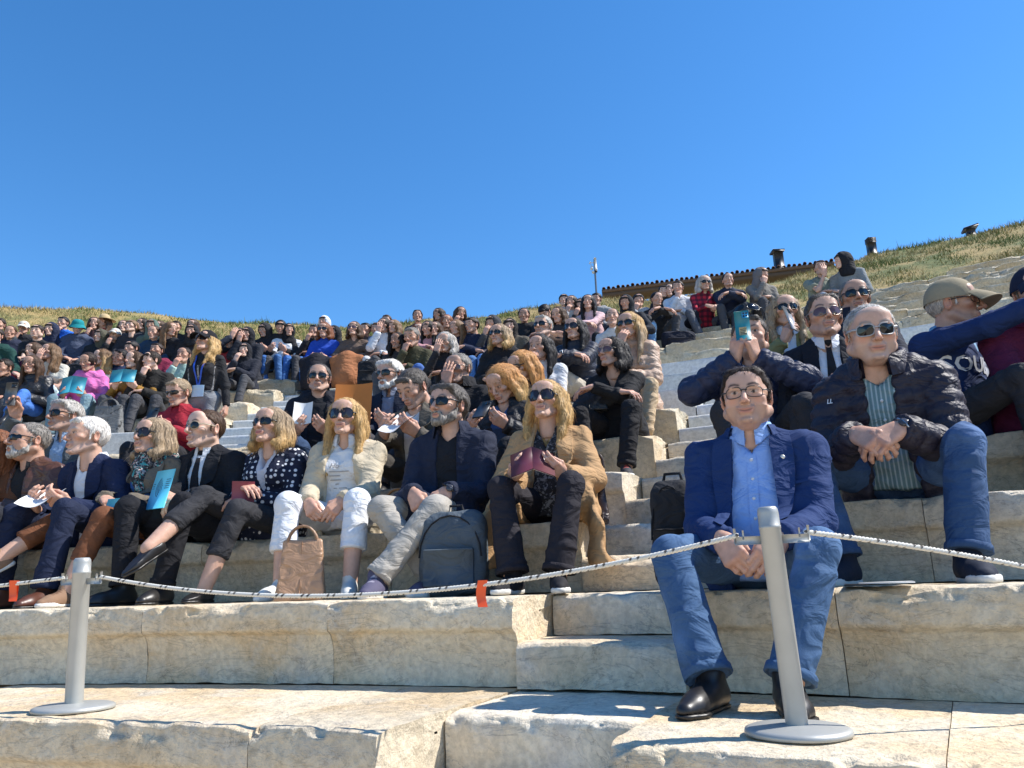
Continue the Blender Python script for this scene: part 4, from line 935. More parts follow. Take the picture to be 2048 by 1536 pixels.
def tier(n):
    R = R0+n*TR if n >= 0 else R0-SLAB; zt = RI*(n+1); dep = (TR if n >= 0 else SLAB)+.05
    T = empty('seating_tier' if n >= 0 else 'stone_walkway', pol(TS1, R, zt)); tag(T, kind='structure'); T.location = (0, 0, 0)
    lim0, lim1 = -.80+(-.0)*n, .95
    if n > TOP: lim0 = .44+.05*(n-TOP)
    segs = []; x = lim0
    for th, hw in sorted(gaps(n)):
        if th < lim0: continue
        segs.append((x, (th, -hw))); x = (th, hw)
    segs.append((x, lim1))
    fn = lambda e: (lambda r: e) if not isinstance(e, tuple) else (lambda r: e[0]+math.asin(e[1]/r))
    for s0, s1 in segs:
        f0, f1 = fn(s0), fn(s1); L = (f1(R)-f0(R))*R
        if L < .2: continue
        cuts = [0.]
        while cuts[-1] < L-.5: cuts.append(cuts[-1]+random.uniform(.72, 1.25)*(1 if n < 4 else .9))
        cuts = np.array(cuts)*L/cuts[-1]
        if n <= 0:
            tg = np.linspace(s0 if not isinstance(s0, tuple) else f0(R), f1(R), 400); pxs = np.array([proj(pol(t, R, zt))[0] if proj(pol(t, R, zt))[2] > .3 else (9e9 if t > 0 else -9e9) for t in tg])
            js = {0: (-700, -330, 292, 656, 1672, 2300), -1: (-900, -400, 497, 1892, 2500)}[n]; mid = [float(tg[int(np.argmin(np.abs(pxs-j)))]) for j in js if pxs[0]+20 < j < pxs[-1]-20]
            cuts = np.array([0]+[(m-f0(R))*R for m in mid]+[L])
        for i in range(len(cuts)-1):
            q0, q1 = cuts[i]/L, cuts[i+1]/L
            a = (lambda r, q0=q0: f0(r)+(f1(r)-f0(r))*q0); b = (lambda r, q1=q1: f0(r)+(f1(r)-f0(r))*q1)
            X, Y_, d_ = proj(pol((a(R)+b(R))/2, R, zt)); 
            if d_ < .3 or X < -350 or X > 2400: continue
            near = n <= 1; wh = whitey(n, X)
            if wh: block(T, a, b, R, zt, [(.0, -RI), (.0, -.12), (0, -.03), (.002, -.004), (.02, 0), (.2, 0)], dep, WHITE, .0012, .004, 6)
            elif n <= 2: block(T, a, b, R, zt, SEATP, dep, STONE if n < 1 or random.random() < .7 else STONE2, .0065 if near else .009, .040 if near else .055, (84 if n < 1 else 44) if near else 18, fine=(4 if n < 1 else 2.2) if near else 1)
            else: block(T, a, b, R, zt+random.uniform(-.02, .015), ROUGHP, dep, ROUGH if random.random() < .75 or n > 7 else STONE, .028 if n < 8 else .045, .12, 16 if n < 8 else 11, hgt=RI)
    return T
for n in range(-1, TOP+3): tier(n)
# stairways cut through the tiers, two steps to each tier
def stairway(th, hw, n0, n1, label):
    T = empty('stairway'); tag(T, kind='structure')
    for n in range(n0, n1+1):
        for k in (0, 1):
            R = (R0+n*TR if n >= 0 else R0-SLAB*.48)+(.0 if k == 0 else TR*.5); z = RI*n+RI*.5*(k+1)
            if n == -1: R, z = (R0-SLAB*1.0+.02, -.17) if k == 0 else (R0-SLAB*.60, -.006)
            a = lambda r: th+math.asin((-hw+.006)/r); b = lambda r: th+math.asin((hw-.006)/r)
            wh = n in (4, 5, 6, 7, 8)
            X = proj(pol(th, R, z))[0]
            block(T, a, b, R, z, [(.006, -RI), (.004, -.12), (0, -.05), (.002, -.015), (.012, -.002), (.05, 0), (.2, 0)], TR*.5+.06 if n >= 0 else SLAB*.72, WHITE if wh else STONE2, .002 if wh else .006, .004 if wh else .03, 44 if n < 2 else 10, 'stair_step', hgt=RI*.5 if n >= 0 else .30, fine=2 if n < 2 else 1)
stairway(TS1, SW1, -1, TOP, '')
stairway(TS2, SW2, 3, TOP, '')
# earth under and behind the stones
def sheet(name, th, prof, mat, kind='structure', colors=None, nz=0.):
    G = np.array([[pol(t, r, z) for r, z in prof(t)] for t in th]); sh = G.shape
    if nz: G = (G.reshape(-1, 3)+fbm(G.reshape(-1, 3)*1.1, 3)[:, None]*A(0, 0, nz)).reshape(sh)
    mb = MB(); mb.grid(G, flip=True); o = obj(name, mb.mesh(name, [mat], colors=False)); tag(o, kind=kind); return o
EARTH, n, l, b = nodes('packed_earth', .95); tc = n.new('ShaderNodeTexCoord').outputs['Object']; t = noise(n, l, tc, 6, 6, .7)
l.new(mixc(n, l, t.outputs[0], (.13, .10, .065), (.30, .24, .16)), b.inputs['Base Color']); bump(n, l, b, t.outputs[0], .6, .03)
sheet('rubble_fill', np.linspace(-.9, 1.05, 60), lambda t: sum([[(R0+k*TR+.44, RI*k-.12), (R0+k*TR+.45, RI*(k+1)-.14)] for k in range(0, TOP+1)], [(R0-SLAB+.30, -1.2), (R0-SLAB+.31, -.26)]), EARTH)
CREST = np.array([(-500, 600), (0, 612), (200, 620), (400, 640), (640, 650), (750, 648), (950, 634), (1100, 608), (1180, 594), (1300, 597), (1400, 586), (1480, 574), (1560, 560), (1650, 538), (1740, 512), (1850, 488), (1943, 468), (2048, 445), (2500, 360)], float)
def rin(t): k = float(sm(t, .40, .47)); return R0+(TOP+1+2*k)*TR-.15
def crestz(t, r):
    z = 6.
    for _ in range(12):
        X, Y_, d = proj(pol(t, r, z)); z += (Y_-np.interp(X, CREST[:, 0], CREST[:, 1]))*d/FPX*.95
    return z
GRASS, n, l, b = nodes('dry_turf', .95); tc = n.new('ShaderNodeTexCoord').outputs['Object']; t1 = noise(n, l, tc, .8, 5, .65); t2 = noise(n, l, tc, 9, 5, .7)
c = mixc(n, l, ramp_out(n, l, t1.outputs[0], .42, .62), (.36, .26, .105), (.12, .14, .042)); c = mixc(n, l, .6, c, mixc(n, l, t2.outputs[0], (.5, .5, .5), (1.5, 1.45, 1.3)), 'MULTIPLY')
l.new(c, b.inputs['Base Color']); bump(n, l, b, t2.outputs[0], .8, .05)
TH = np.linspace(-.95, 1.05, 121); CZ = np.array([crestz(t, rin(t)+4.2) for t in TH])
def bankz(t, r):
    zi = RI*(TOP+1+2*float(sm(t, .40, .47)))-.12; q = (r-rin(t))/4.2; zc = np.interp(t, TH, CZ); return zi+(zc-zi)*min(q, 1)**.92-max(0, q-1)**1.5*.35*1.5
sheet('grassy_bank', TH, lambda t: [(rin(t)+q, bankz(t, rin(t)+q)) for q in np.concatenate([np.linspace(0, 4.6, 15), np.linspace(5.4, 40, 10)])], GRASS, nz=.07)
def grass():
    N = 130000; t = rng.uniform(-.72, .82, N); q = rng.random(N)**.85*4.9-.05; ri = np.interp(t, TH, [rin(x) for x in TH]); zc = np.interp(t, TH, CZ); zi = RI*(TOP+1+2*sm(t, .40, .47))-.12
    qq = q/4.2; z = zi+(zc-zi)*np.minimum(np.maximum(qq, 0), 1)**.92-np.maximum(0, qq-1)**1.5*.5; r = ri+q
    B = np.stack([CX+r*np.sin(t), CY+r*np.cos(t), z-.02], 1); B[:, 2] += fbm(B*1.1, 3)*.07
    big = fbm(B*.55+3, 3); sml = vnoise(B*2.3+9); keep = sml+.7*rng.random(N) > -.15; B, big, sml = B[keep], big[keep], sml[keep]; N = len(B)
    green = sm(big+.35*sml+.25*rng.standard_normal(N), -.02, .42)[:, None]
    h = rng.uniform(.03, .10, N)*(1+.6*sml)*(1+.8*(rng.random(N) < .02)); a = rng.uniform(0, 2*math.pi, N); wd = rng.uniform(.005, .013, N)
    lean = np.clip(rng.standard_normal((N, 2)), -1.6, 1.6)*.5*h[:, None]; D = np.stack([np.cos(a), np.sin(a), 0*a], 1)*wd[:, None]
    top = B+np.concatenate([lean, h[:, None]], 1); V = np.stack([B-D, B+D, top], 1).reshape(-1, 3)
    c = (1-green)*A(.40, .315, .14)+green*A(.15, .185, .055); c = c*rng.uniform(.55, 1.25, (N, 1)); c = np.repeat(c, 3, 0)
    o = obj('grass', new_mesh('grass', V, [np.arange(3*N).reshape(-1, 3)], [vcol('grass_blade', .8, .2)], c, smooth=False)); tag(o, 'dry straw coloured and green grass on the bank above the seats', 'grass', kind='stuff')
grass()
gm = MB(); gm.grid(np.array([[(x, y, -1.15) for x in np.linspace(-60, 60, 9)] for y in np.linspace(-60, 12, 9)]), flip=True); tag(obj('orchestra_ground', gm.mesh('orchestra_ground', [plain((.60, .49, .35), .95, 0, 'pale_earth')], colors=False)), kind='structure')
gm = MB(); gm.grid(np.array([[(x, y, -1.6) for x in np.linspace(-700, 700, 9)] for y in np.linspace(-700, 700, 9)]), flip=True); tag(obj('far_ground', gm.mesh('far_ground', [EARTH], colors=False)), kind='structure')
# ------------------------------------------------------------------ who sits where
NAVY, BLK, DKG, WHT = (.020, .027, .058), (.021, .021, .024), (.062, .062, .068), (.68, .68, .67)
JEAN, LJEAN = (.04, .09, .21), (.22, .36, .50)
GROUP = 'spectators on the lower rows'
p_blue = person(1493, 800, 0, 'stout man in a royal blue blazer with clasped hands, alone on the lowest stone seat', smile=.9, az=4, arms='hang', lean=5, yaw=3, hair=('quiff', 'dark'), eye='clear', top=('blazer', (.012, .034, .118)), inner=((.25, .40, .74), .07), open_=(.058, .066, .075, .10), lapel=.33, collar='shirt', collar2=True, bot=('jeans', (.050, .105, .205)), head='mf', w=1.2, belly=.4, s=.96, feet=[(.08, .52, 0), (-.13, .50, 0), (.42, 1, .42), (-.58, 1, .42)], shoe=('shoe', (.012, .011, .012)), fit=.066)
p_puff = person(1742, 700, 1, 'grey-haired man in a dark quilted jacket leaning on his knees in sunglasses', az=-3, yaw=19, pit=-4, lean=22, arms='clasp', hair=('crop', 'silver'), scalp=.5, eye='wayfarer', wrist='greyframe', top=('puffer', (.022, .018, .030)), inner=((.13, .22, .24), .05, 'stripe', .8, (.33, .42, .44)), open_=(.05, .05, .055, .09), collar='stand', hd=True, bot=('jeans', (.035, .075, .16)), shoe=('highsole', (.012, .018, .035)), head='mf', w=1.06, s=1.08, stub=.35, ls=.90, feet=[(.22, .46, 0), (-.18, .42, 0), (.5, 1, .4), (-.5, 1, .4)], fit=.062)
p_maroon = person(2072, 612, 2, 'person in a maroon jacket and navy cap cut off by the right edge', az=28, yaw=-15, lean=16, arms='clasp', hair=('crop', 'grey'), hat=('cap', (.014, .018, .04)), eye='clear', top=('jacket', (.085, .010, .040)), collar='stand', bot=('trousers', (.014, .018, .035)), shoe=('sneaker', (.52, .48, .38)), legs='cross')
p_phone = person(1500, 690, 2, 'man in a navy quilted jacket filming with a teal phone held before his face', az=14, yaw=-8, pit=2, lean=8, arms='phone', hair=('short', 'pepper'), top=('puffer', (.018, .026, .065)), inner=((.62, .66, .74), .04, 'stripe', .8, (.10, .16, .34)), open_=(.05, .05, .05, .07), head='mf', w=1.1, s=1.05)
p_tie = person(1648, 638, 2, 'man in a dark suit, white shirt and black tie with tinted aviator glasses', az=14, yaw=4, pit=4, arms='clap', hair=('quiff', 'pepper'), eye='aviator', top=('blazer', (.012, .014, .022)), inner=((.66, .68, .74), .015), open_=(.052, .055, .045, .03), lapel=.3, collar='shirt', tie=(.016, .017, .022), stub=.25, s=1.03)
p_cap = person(1908, 615, 2, 'man in a khaki cap and navy printed sweatshirt pointing to the right', az=58, yaw=28, pit=0, lean=2, arms='point', hair=('crop', 'silver'), hat=('cap', (.30, .25, .165)), eye='clear', top=('sweater', (.012, .030, .105)), inner=((.20, .36, .52), .03), collar='shirt', stub=.2, s=1.05, skin='b')
p_bald = person(1710, 598, 3, 'bald man in dark sunglasses and black coat behind the man in the suit', az=22, yaw=-8, arms='clasp', hair=('thin', 'grey'), scalp=.25, eye='wayfarer', top=('coat', (.014, .018, .032)), collar='stand', skin='b', stub=.3)
p_green = person(1570, 625, 3, 'blonde woman in a khaki green jacket holding a phone by her chin', sex='f', az=16, yaw=6, pit=2, arms='one', hair=('wavy', 'ash'), eye='wayfarer', top=('jacket', (.19, .185, .085)), inner=((.55, .60, .68), .08), open_=(.045, .04, .04, .06), collar='polo')
person(-14, 925, 1, 'person with auburn hair and a rust brown coat cut off by the left edge', sex='f', az=-4, yaw=-20, arms='lap', hair=('long', 'red'), top=('coat', (.13, .05, .022)), bot=('trousers', BLK))
p_leather = person(57, 888, 1, 'bald man with a white goatee, wraparound sunglasses and brown leather jacket', az=-10, yaw=-20, pit=4, arms='lap', hair=('thin', 'grey'), scalp=.3, beard='silver', eye='wrap', top=('jacket', (.085, .036, .022), 'leather'), inner=((.016, .016, .018), .05), open_=(.05, .05, .05, .08), collar='polo', collar2=True, skin='b', head='mf', bot=('trousers', (.02, .022, .03)))
p_navy = person(174, 880, 1, 'white-haired man in a navy suit holding a sheet of paper', az=-10, yaw=-18, pit=6, lean=14, arms='read', hair=('short', 'white'), top=('blazer', (.013, .021, .058)), inner=((.68, .70, .74), .06), open_=(.05, .05, .03, .02), lapel=.3, collar='shirt', head='mo', bot=('trousers', (.013, .019, .045)), shoe=('shoe', (.085, .030, .018)), spread=.17, fit=.062)
p_scarf = person(303, 876, 1, 'woman with an ash bob, pale sunglasses, patterned scarf and taupe jacket, legs crossed', sex='f', az=-12, yaw=-4, pit=6, arms='lap', hair=('bob', 'ash'), eye='big', top=('blazer', (.15, .125, .095), 'tweed'), inner=((.045, .16, .50), .0), open_=(.05, .06, .06, .07), lapel=.4, bot=('crop', (.155, .060, .028)), shoe=('sneaker', (.24, .145, .09), (.09, .04, .02)), feet=[(-.02, .50, 0), (-.40, .62, .17), (0, 1, .4), (-.35, .7, 1)])
p_coat = person(410, 866, 1, 'man in a black overcoat and round pale sunglasses holding a blue booklet', az=-6, yaw=-14, pit=3, arms='lap', hair=('thin', 'brown'), eye='round', top=('coat', (.011, .012, .016)), inner=((.66, .68, .72), .02), open_=(.05, .052, .03, .03), lapel=.3, collar='shirt', tie=(.014, .014, .018), head='mo', skin='d', bot=('trousers', (.012, .012, .015)), w=1.08)
p_dots = person(540, 855, 1, 'blonde woman in a navy polka dot blouse with one leg crossed over', sex='f', az=-4, yaw=-2, pit=8, arms='hatch', hair=('bob', 'ash', 'blond'), eye='wayfarer', top=('sweater', (.012, .016, .036), 'dots', .85, (.62, .62, .64)), inner=((.5, .5, .55), .12), vneck=.3, bot=('crop', (.030, .030, .034)), shoe=('pump', (.014, .013, .013)), feet=[(-.02, .50, 0), (-.22, .66, .20), (0, 1, .4), (-.2, .8, 1.1)], lips=(.45, .10, .10))
p_white = person(690, 838, 1, 'woman with a long blonde fringe, cream jacket and white cropped trousers', sex='f', az=10, yaw=2, pit=4, arms='hang', hair=('long', 'blond'), eye='big', top=('jacket', (.50, .425, .305)), inner=((.66, .66, .66), .05), open_=(.05, .075, .085, .09), collar='polo', collar2=True, bot=('crop', (.70, .71, .73)), shoe=('sneaker', (.60, .60, .56)), w=1.1, spread=.17, fit=.066)
p_beard = person(897, 828, 1, 'bearded man in a navy trench coat and pale grey trousers', az=5, yaw=-22, pit=4, arms='hang', hair=('swept', 'pepper'), beard='grey', stub=.4, eye='wayfarer', top=('trench', (.016, .021, .042)), inner=((.013, .014, .018), .05), open_=(.05, .05, .05, .07), collar='coat', bot=('trousers', (.36, .335, .295)), shoe=('sneaker', (.085, .078, .13), (.4, .38, .45)), feet=[(-.16, .58, .0), (.03, .40, 0), (.25, 1, .5), (-.75, 1, .5)])
p_camel = person(1092, 808, 1, 'woman with wavy golden hair in a camel coat reading a dark programme', sex='f', az=8, yaw=-6, pit=8, arms='read', hair=('wavy', 'blond'), eye='big', top=('coat', (.42, .255, .125)), inner=((.022, .021, .024), .12, 'print', .8, (.20, .20, .21)), open_=(.05, .062, .070, .10), lapel=.3, collar2=True, tails=True, bot=('trousers', (.020, .018, .024)), shoe=('highsole', (.014, .014, .018)), spread=.10, fit=.07)
p_stand = person(412, 672, 3, 'blonde woman in a black cap standing among the seated spectators', sex='f', az=2, yaw=-14, pit=12, lean=-3, arms='down', hair=('wavy', 'blond'), hat=('cap', (.014, .014, .017)), eye='big', top=('sweater', (.018, .018, .020)), bot=('jeans', (.15, .155, .165)), stand=True, w=.9, zoff=-.13, s=.83, hs=1.06, back=.28, ts0=1.)
p_film = person(130, 842, 2, 'silver-haired man in a grey jacket raising a phone beside his head', az=-8, yaw=-16, pit=4, arms='one', hair=('swept', 'silver'), eye='wayfarer', top=('jacket', (.085, .095, .10)), inner=((.28, .38, .52), .05), open_=(.05, .05, .05, .06), collar='shirt', skin='b', target=[None, ((-.20, .20, -.02), (-.05, .25, 1), (.5, .8, 0), 'h')])
p_red = person(357, 787, 3, 'short-haired woman in a red jacket looking down at her phone', sex='f', az=-4, yaw=-10, pit=-14, arms='readhi', hair=('short', 'ash'), eye='wrap', top=('jacket', (.30, .016, .030)), collar='polo', bot=('trousers', BLK))
p_hood = person(638, 759, 3, 'man in a black hooded jacket and sunglasses holding a white sheet', az=16, yaw=2, arms='read', hair=('crop', 'pepper'), scalp=.6, eye='wayfarer', top=('jacket', (.014, .015, .022)), inner=((.013, .014, .018), .02), open_=(.05, .06, .06, .07), hd=True, bot=('jeans', (.03, .06, .13)), stub=.3, w=1.06)
p_wb = person(780, 752, 3, 'white-bearded man in a navy blazer holding an orange folder', az=0, yaw=-16, pit=-4, arms='read', hair=('swept', 'white'), beard='white', eye='wayfarer', top=('blazer', (.013, .018, .036)), inner=((.20, .22, .29), .05), open_=(.05, .05, .05, .06), lapel=.3, collar='shirt', head='mo', bot=('trousers', (.05, .05, .06)))
p_grey = person(826, 792, 2, 'man in a grey tweed blazer looking down at a sheet of notes', az=-2, yaw=-14, pit=-30, lean=12, arms='readhi', hair=('short', 'pepper'), top=('blazer', (.105, .092, .075), 'tweed'), inner=((.60, .60, .62), .05), open_=(.05, .055, .06, .07), lapel=.3, stub=.3, bot=('trousers', (.05, .045, .04)))
p_face = person(917, 744, 3, 'man in a black jacket covering his mouth with one upright hand', az=0, yaw=-12, pit=-4, arms='face', hair=('crop', 'grey'), scalp=.6, eye='aviator', top=('jacket', (.012, .012, .015)), collar='stand', stub=.5, skin='b')
p_down = person(1004, 768, 2, 'woman with layered golden hair looking down at her phone in a black quilted vest', sex='f', az=-6, yaw=-12, pit=-32, lean=10, arms='readhi', hair=('wavy', 'ginger', 'blond'), top=('puffer', (.012, .012, .015)), inner=((.05, .10, .22), .07, 'denim'), open_=(.04, .05, .055, .06), bot=('trousers', BLK))
person(1043, 738, 3, 'woman with smooth strawberry blonde hair half hidden behind the one with the phone', sex='f', az=-8, yaw=-20, pit=-20, arms='lap', hair=('long', 'ginger'), eye='wayfarer', top=('sweater', BLK), bot=('trousers', BLK))
p_black = person(1222, 708, 3, 'dark-haired woman all in black with red tinted glasses and folded arms', sex='f', az=2, yaw=-24, pit=6, lean=12, arms='cross', hair=('bob', 'black'), eye='aviator', top=('sweater', (.013, .013, .015)), vneck=.18, bot=('trousers', (.016, .015, .017)), shoe=('sneaker', (.05, .05, .055), (.6, .08, .05)), spread=.12, w=1.05)
person(998, 672, 5, 'woman with an ash blonde bob, sunglasses and black hooded top', sex='f', az=0, yaw=-14, pit=4, arms='lap', hair=('bob', 'ash', 'blond'), eye='wayfarer', top=('hoodie', (.013, .013, .016)))
person(1086, 655, 6, 'silver-haired man in a brown jacket and sunglasses', az=2, yaw=-14, pit=6, arms='clasp', hair=('short', 'silver'), eye='wayfarer', top=('jacket', (.05, .027, .017)), collar='polo', lean=12)
p_long = person(1148, 660, 5, 'woman with very long black hair and big sunglasses, hands clasped on her beige knee', sex='f', az=2, yaw=-12, pit=6, arms='kneecross', hair=('long', 'black'), eye='big', top=('puffer', (.016, .020, .036)), bot=('crop', (.42, .37, .30)), shoe=('sneaker', (.5, .5, .48)), legs='crossL', lean=10)
person(1079, 697, 4, 'dark-haired girl in a white knit with a hand over her mouth', sex='f', az=0, yaw=-10, arms='mouth', hair=('long', 'black'), top=('sweater', (.60, .61, .63)), lean=14)
p_beige = person(1257, 653, 4, 'blonde woman in a beige quilted jacket with her hand over her mouth', sex='f', az=6, yaw=-14, pit=2, arms='mouth', hair=('long', 'blond', 'ash'), eye='wayfarer', top=('puffer', (.46, .315, .225)), bot=('trousers', (.50, .37, .23)), lean=12, spread=.10)
GROUP = 'spectators on the middle rows'
person(823, 676, 7, 'man in an olive sweater resting his chin on his hand', az=-2, yaw=-4, pit=-8, arms='chin', hair=('short', 'grey'), top=('sweater', (.065, .060, .032)), bot=('jeans', (.035, .085, .24)), lean=14, stub=.2, skin='b')
person(890, 686, 6, 'grey-bobbed spectator in black hiding the face behind one palm', sex='f', az=0, yaw=-2, pit=-6, arms='face', hair=('bob', 'silver'), top=('sweater', BLK), lean=16)
person(648, 662, 9, 'woman with auburn hair in a bright blue and black jacket and long black skirt', sex='f', az=4, yaw=-6, arms='read', hair=('bob', 'red'), eye='wayfarer', top=('jacket', (.018, .065, .38)), bot=('longskirt', (.016, .015, .02)), s=1.02)
person(708, 660, 9, 'brown-haired woman in a mole brown cardigan with a rust coat over her knees', sex='f', az=4, yaw=-8, pit=8, arms='knees', hair=('bob', 'brown'), eye='aviator', top=('sweater', (.125, .088, .07)), bot=('longskirt', (.33, .13, .055)), s=1.02)
person(1409, 568, 11, 'woman with straight silver blonde hair in a red checked shirt, elbows on knees', sex='f', az=26, yaw=0, arms='clasp', hair=('bob', 'silver'), eye='wayfarer', top=('shirt', (.46, .022, .045), 'plaid', .85, (.03, .015, .03)), collar='polo', bot=('trousers', (.10, .105, .12)), legs='wide', feet=[(.26, .46, 0), (-.22, .46, 0), (.9, 1, .5), (-.8, 1, .5)], lean=16, s=1.04)
STUD = []
def kid(px, py, n, label, sex='t', hair=('short', 'dark'), top=('hoodie', NAVY), arms='lap', bot=('trousers', DKG), **k):
    k.setdefault('az', random.uniform(-8, 10)); k.setdefault('yaw', random.uniform(-22, 14)); k.setdefault('pit', random.uniform(-6, 6)); k.setdefault('lean', random.uniform(4, 16)); k.setdefault('skin', random.choice('aabd')); k.setdefault('s', 1.0); k.setdefault('hs', .92)
    STUD.append(person(px, py, n, label, sex=sex, hair=hair, top=top, arms=arms, bot=bot, **k))
GROUP = 'students on the upper rows'
LB, LD, LK = ('long', 'brown'), ('long', 'dark'), ('long', 'black')
# right, under the tiled roof
kid(1456, 562, 11, 'boy with a buzz cut in a navy jacket, hands round his knees', top=('jacket', (.016, .024, .05)), arms='kneecross', hair=('crop', 'dark'), az=14, yaw=6, s=1.04)
kid(1523, 551, 11, 'youngster in a grey beanie-like hood rubbing the face with one hand', hood=(.16, .15, .15), top=('sweater', (.19, .175, .155)), arms='mouth', az=30, yaw=25, s=1.04)
kid(1641, 538, 10, 'youngster in a sage green tee hiding the face behind a raised palm', hair=('short', 'brown'), top=('tee', (.20, .225, .185)), sleeve=.4, arms='face', bot=('jeans', (.20, .26, .33)), az=30, s=1.02)
kid(1685, 522, 10, 'person with a black jacket thrown over the head like a veil', hood=(.013, .014, .018), top=('sweater', (.20, .22, .23)), arms='lap', az=-20, yaw=-40, s=1.04)
kid(1356, 577, 11, 'boy in a navy body warmer with white sleeves propping his chin on a fist', hair=('short', 'dark'), top=('sweater', (.60, .62, .66)), arms='chin', bot=('trousers', (.016, .018, .028)), az=14, s=1.04)
kid(1338, 582, 12, 'boy with dark curls half hidden behind the one in the body warmer', hair=('curly', 'dark'), top=('hoodie', DKG), az=10)
kid(1327, 590, 12, 'boy peering out low behind the reclining one', hair=('short', 'black'), top=('hoodie', BLK))
kid(1314, 602, 10, 'grinning boy in black reclining with one knee up', hair=('crop', 'black'), top=('tee', (.02, .02, .022)), legs='up', arms='kneecross', az=20)
kid(1277, 603, 10, 'boy with a pale hood round his neck and fingers at his lips', hair=('fringe', 'black'), top=('hoodie', (.42, .44, .46)), arms='mouth', bot=('jeans', LJEAN), az=8)
kid(1252, 607, 9, 'figure in a black hood pulled low over the face', hood=(.013, .015, .020), top=('hoodie', (.015, .018, .026)), arms='knees', s=1.02)
kid(1225, 637, 6, 'boy with a dark crew cut in white and black peeking between two women', hair=('crop', 'black'), top=('tee', (.55, .55, .55)), s=.95)
kid(1176, 606, 9, 'girl with long dark hair and pale pink top squinting into the sun', sex='f', hair=LK, top=('sweater', (.62, .42, .43)), arms='kneecross', bot=('trousers', (.016, .016, .018)), s=1.02)
kid(1143, 606, 10, 'girl in a white sleeve with her hand clasped over her mouth', sex='f', hair=LD, top=('sweater', (.58, .58, .57)), arms='mouth')
kid(1128, 602, 11, 'boy with a dark fringe behind the girl covering her mouth', hair=('fringe', 'black'), top=('hoodie', (.45, .47, .5)))
kid(1161, 613, 10, 'youngster in a black hood drinking between two girls', hood=BLK, top=('hoodie', BLK), arms='mouth')
kid(1193, 600, 11, 'boy in a grey top behind the girl in pale pink', hair=('short', 'black'), top=('hoodie', (.28, .28, .28)))
kid(1116, 631, 8, 'girl in light jeans with bare forearms crossed on her knees', sex='f', hair=('bob', 'brown'), top=('tee', (.03, .03, .035)), sleeve=.4, arms='kneecross', bot=('jeans', LJEAN), pit=-10)
kid(1090, 626, 9, 'youngster in black with the head bowed onto the arms', hair=('short', 'black'), top=('hoodie', BLK), pit=-40, lean=26, arms='cross')
kid(1048, 632, 9, 'laughing boy in a black top and bright blue jeans', hair=('crop', 'dark'), top=('hoodie', BLK), arms='knees', bot=('jeans', (.06, .17, .42)))
kid(1020, 655, 8, 'youngster in a brown-lined dark hood beside blue-jeaned legs', hood=(.03, .026, .024), top=('jacket', (.10, .085, .065)), arms='lap', bot=('jeans', (.10, .22, .42)))
kid(985, 648, 8, 'youngster in a grey hood resting the chin on folded arms', hood=(.045, .045, .05), top=('hoodie', (.05, .05, .055)), arms='mouth', bot=('jeans', (.07, .16, .34)))
kid(944, 652, 8, 'boy in a plain navy sweater looking left with hands on his jacket', hair=('short', 'dark'), top=('sweater', (.016, .022, .05)), arms='cross', bot=('jeans', (.07, .15, .32)), yaw=-35, s=1.02)
# middle of the top rows
kid(921, 628, 10, 'girl with very long brown hair turned sideways on the highest row', sex='f', hair=LB, top=('jacket', (.02, .024, .04)), arms='mouth', yaw=20)
kid(877, 630, 11, 'girl with straight dark hair in navy on the highest row', sex='f', hair=LD, top=('hoodie', (.018, .024, .045)), arms='lap')
kid(893, 645, 9, 'laughing girl with reddish brown hair', sex='f', hair=('long', 'red'), top=('sweater', (.03, .025, .03)), arms='knees')
kid(912, 657, 8, 'girl with light brown hair smiling in a navy top', sex='f', hair=('long', 'light'), top=('hoodie', (.02, .022, .045)), arms='lap')
kid(870, 660, 8, 'girl with a brown bob leaning forward between two long-haired girls', sex='f', hair=('bob', 'brown'), top=('hoodie', (.06, .05, .05)), arms='clasp')
kid(856, 659, 8, 'girl with black hair in a dusty pink jumper', sex='f', hair=LK, top=('sweater', (.42, .22, .235)), arms='kneecross', bot=('trousers', (.018, .018, .02)), s=1.02)
kid(836, 661, 9, 'girl with auburn hair in a rose jacket behind the olive sweater', sex='f', hair=('long', 'red'), top=('jacket', (.30, .17, .19)))
kid(835, 634, 11, 'boy with a thick dark quiff in a navy shirt on the highest row', hair=('quiff', 'dark'), top=('shirt', (.02, .028, .055)), arms='lap', s=1.02)
kid(795, 684, 7, 'dark-skinned youngster with black hair low behind a white jacket', hair=('curly', 'black'), top=('tee', (.03, .03, .035)), skin='c')
kid(787, 655, 9, 'girl with light brown hair in a black top behind the white jacket', sex='f', hair=('long', 'light'), top=('hoodie', BLK))
kid(768, 652, 9, 'person in a white jacket covering the eyes with one hand', hair=('long', 'dark'), top=('jacket', (.60, .62, .66)), arms='face', bot=('trousers', (.55, .54, .53)), s=1.02)
kid(773, 643, 11, 'youngster with a brown curly top behind the white jacket', hair=('short', 'brown'), top=('hoodie', (.10, .13, .18)))
kid(752, 660, 10, 'youngster in grey blue leaning in beside the white jacket', hair=('short', 'brown'), top=('hoodie', (.30, .33, .40)))
kid(731, 660, 10, 'boy with dark hair just right of the rust coat', hair=('short', 'black'), top=('hoodie', (.12, .08, .07)), arms='mouth')
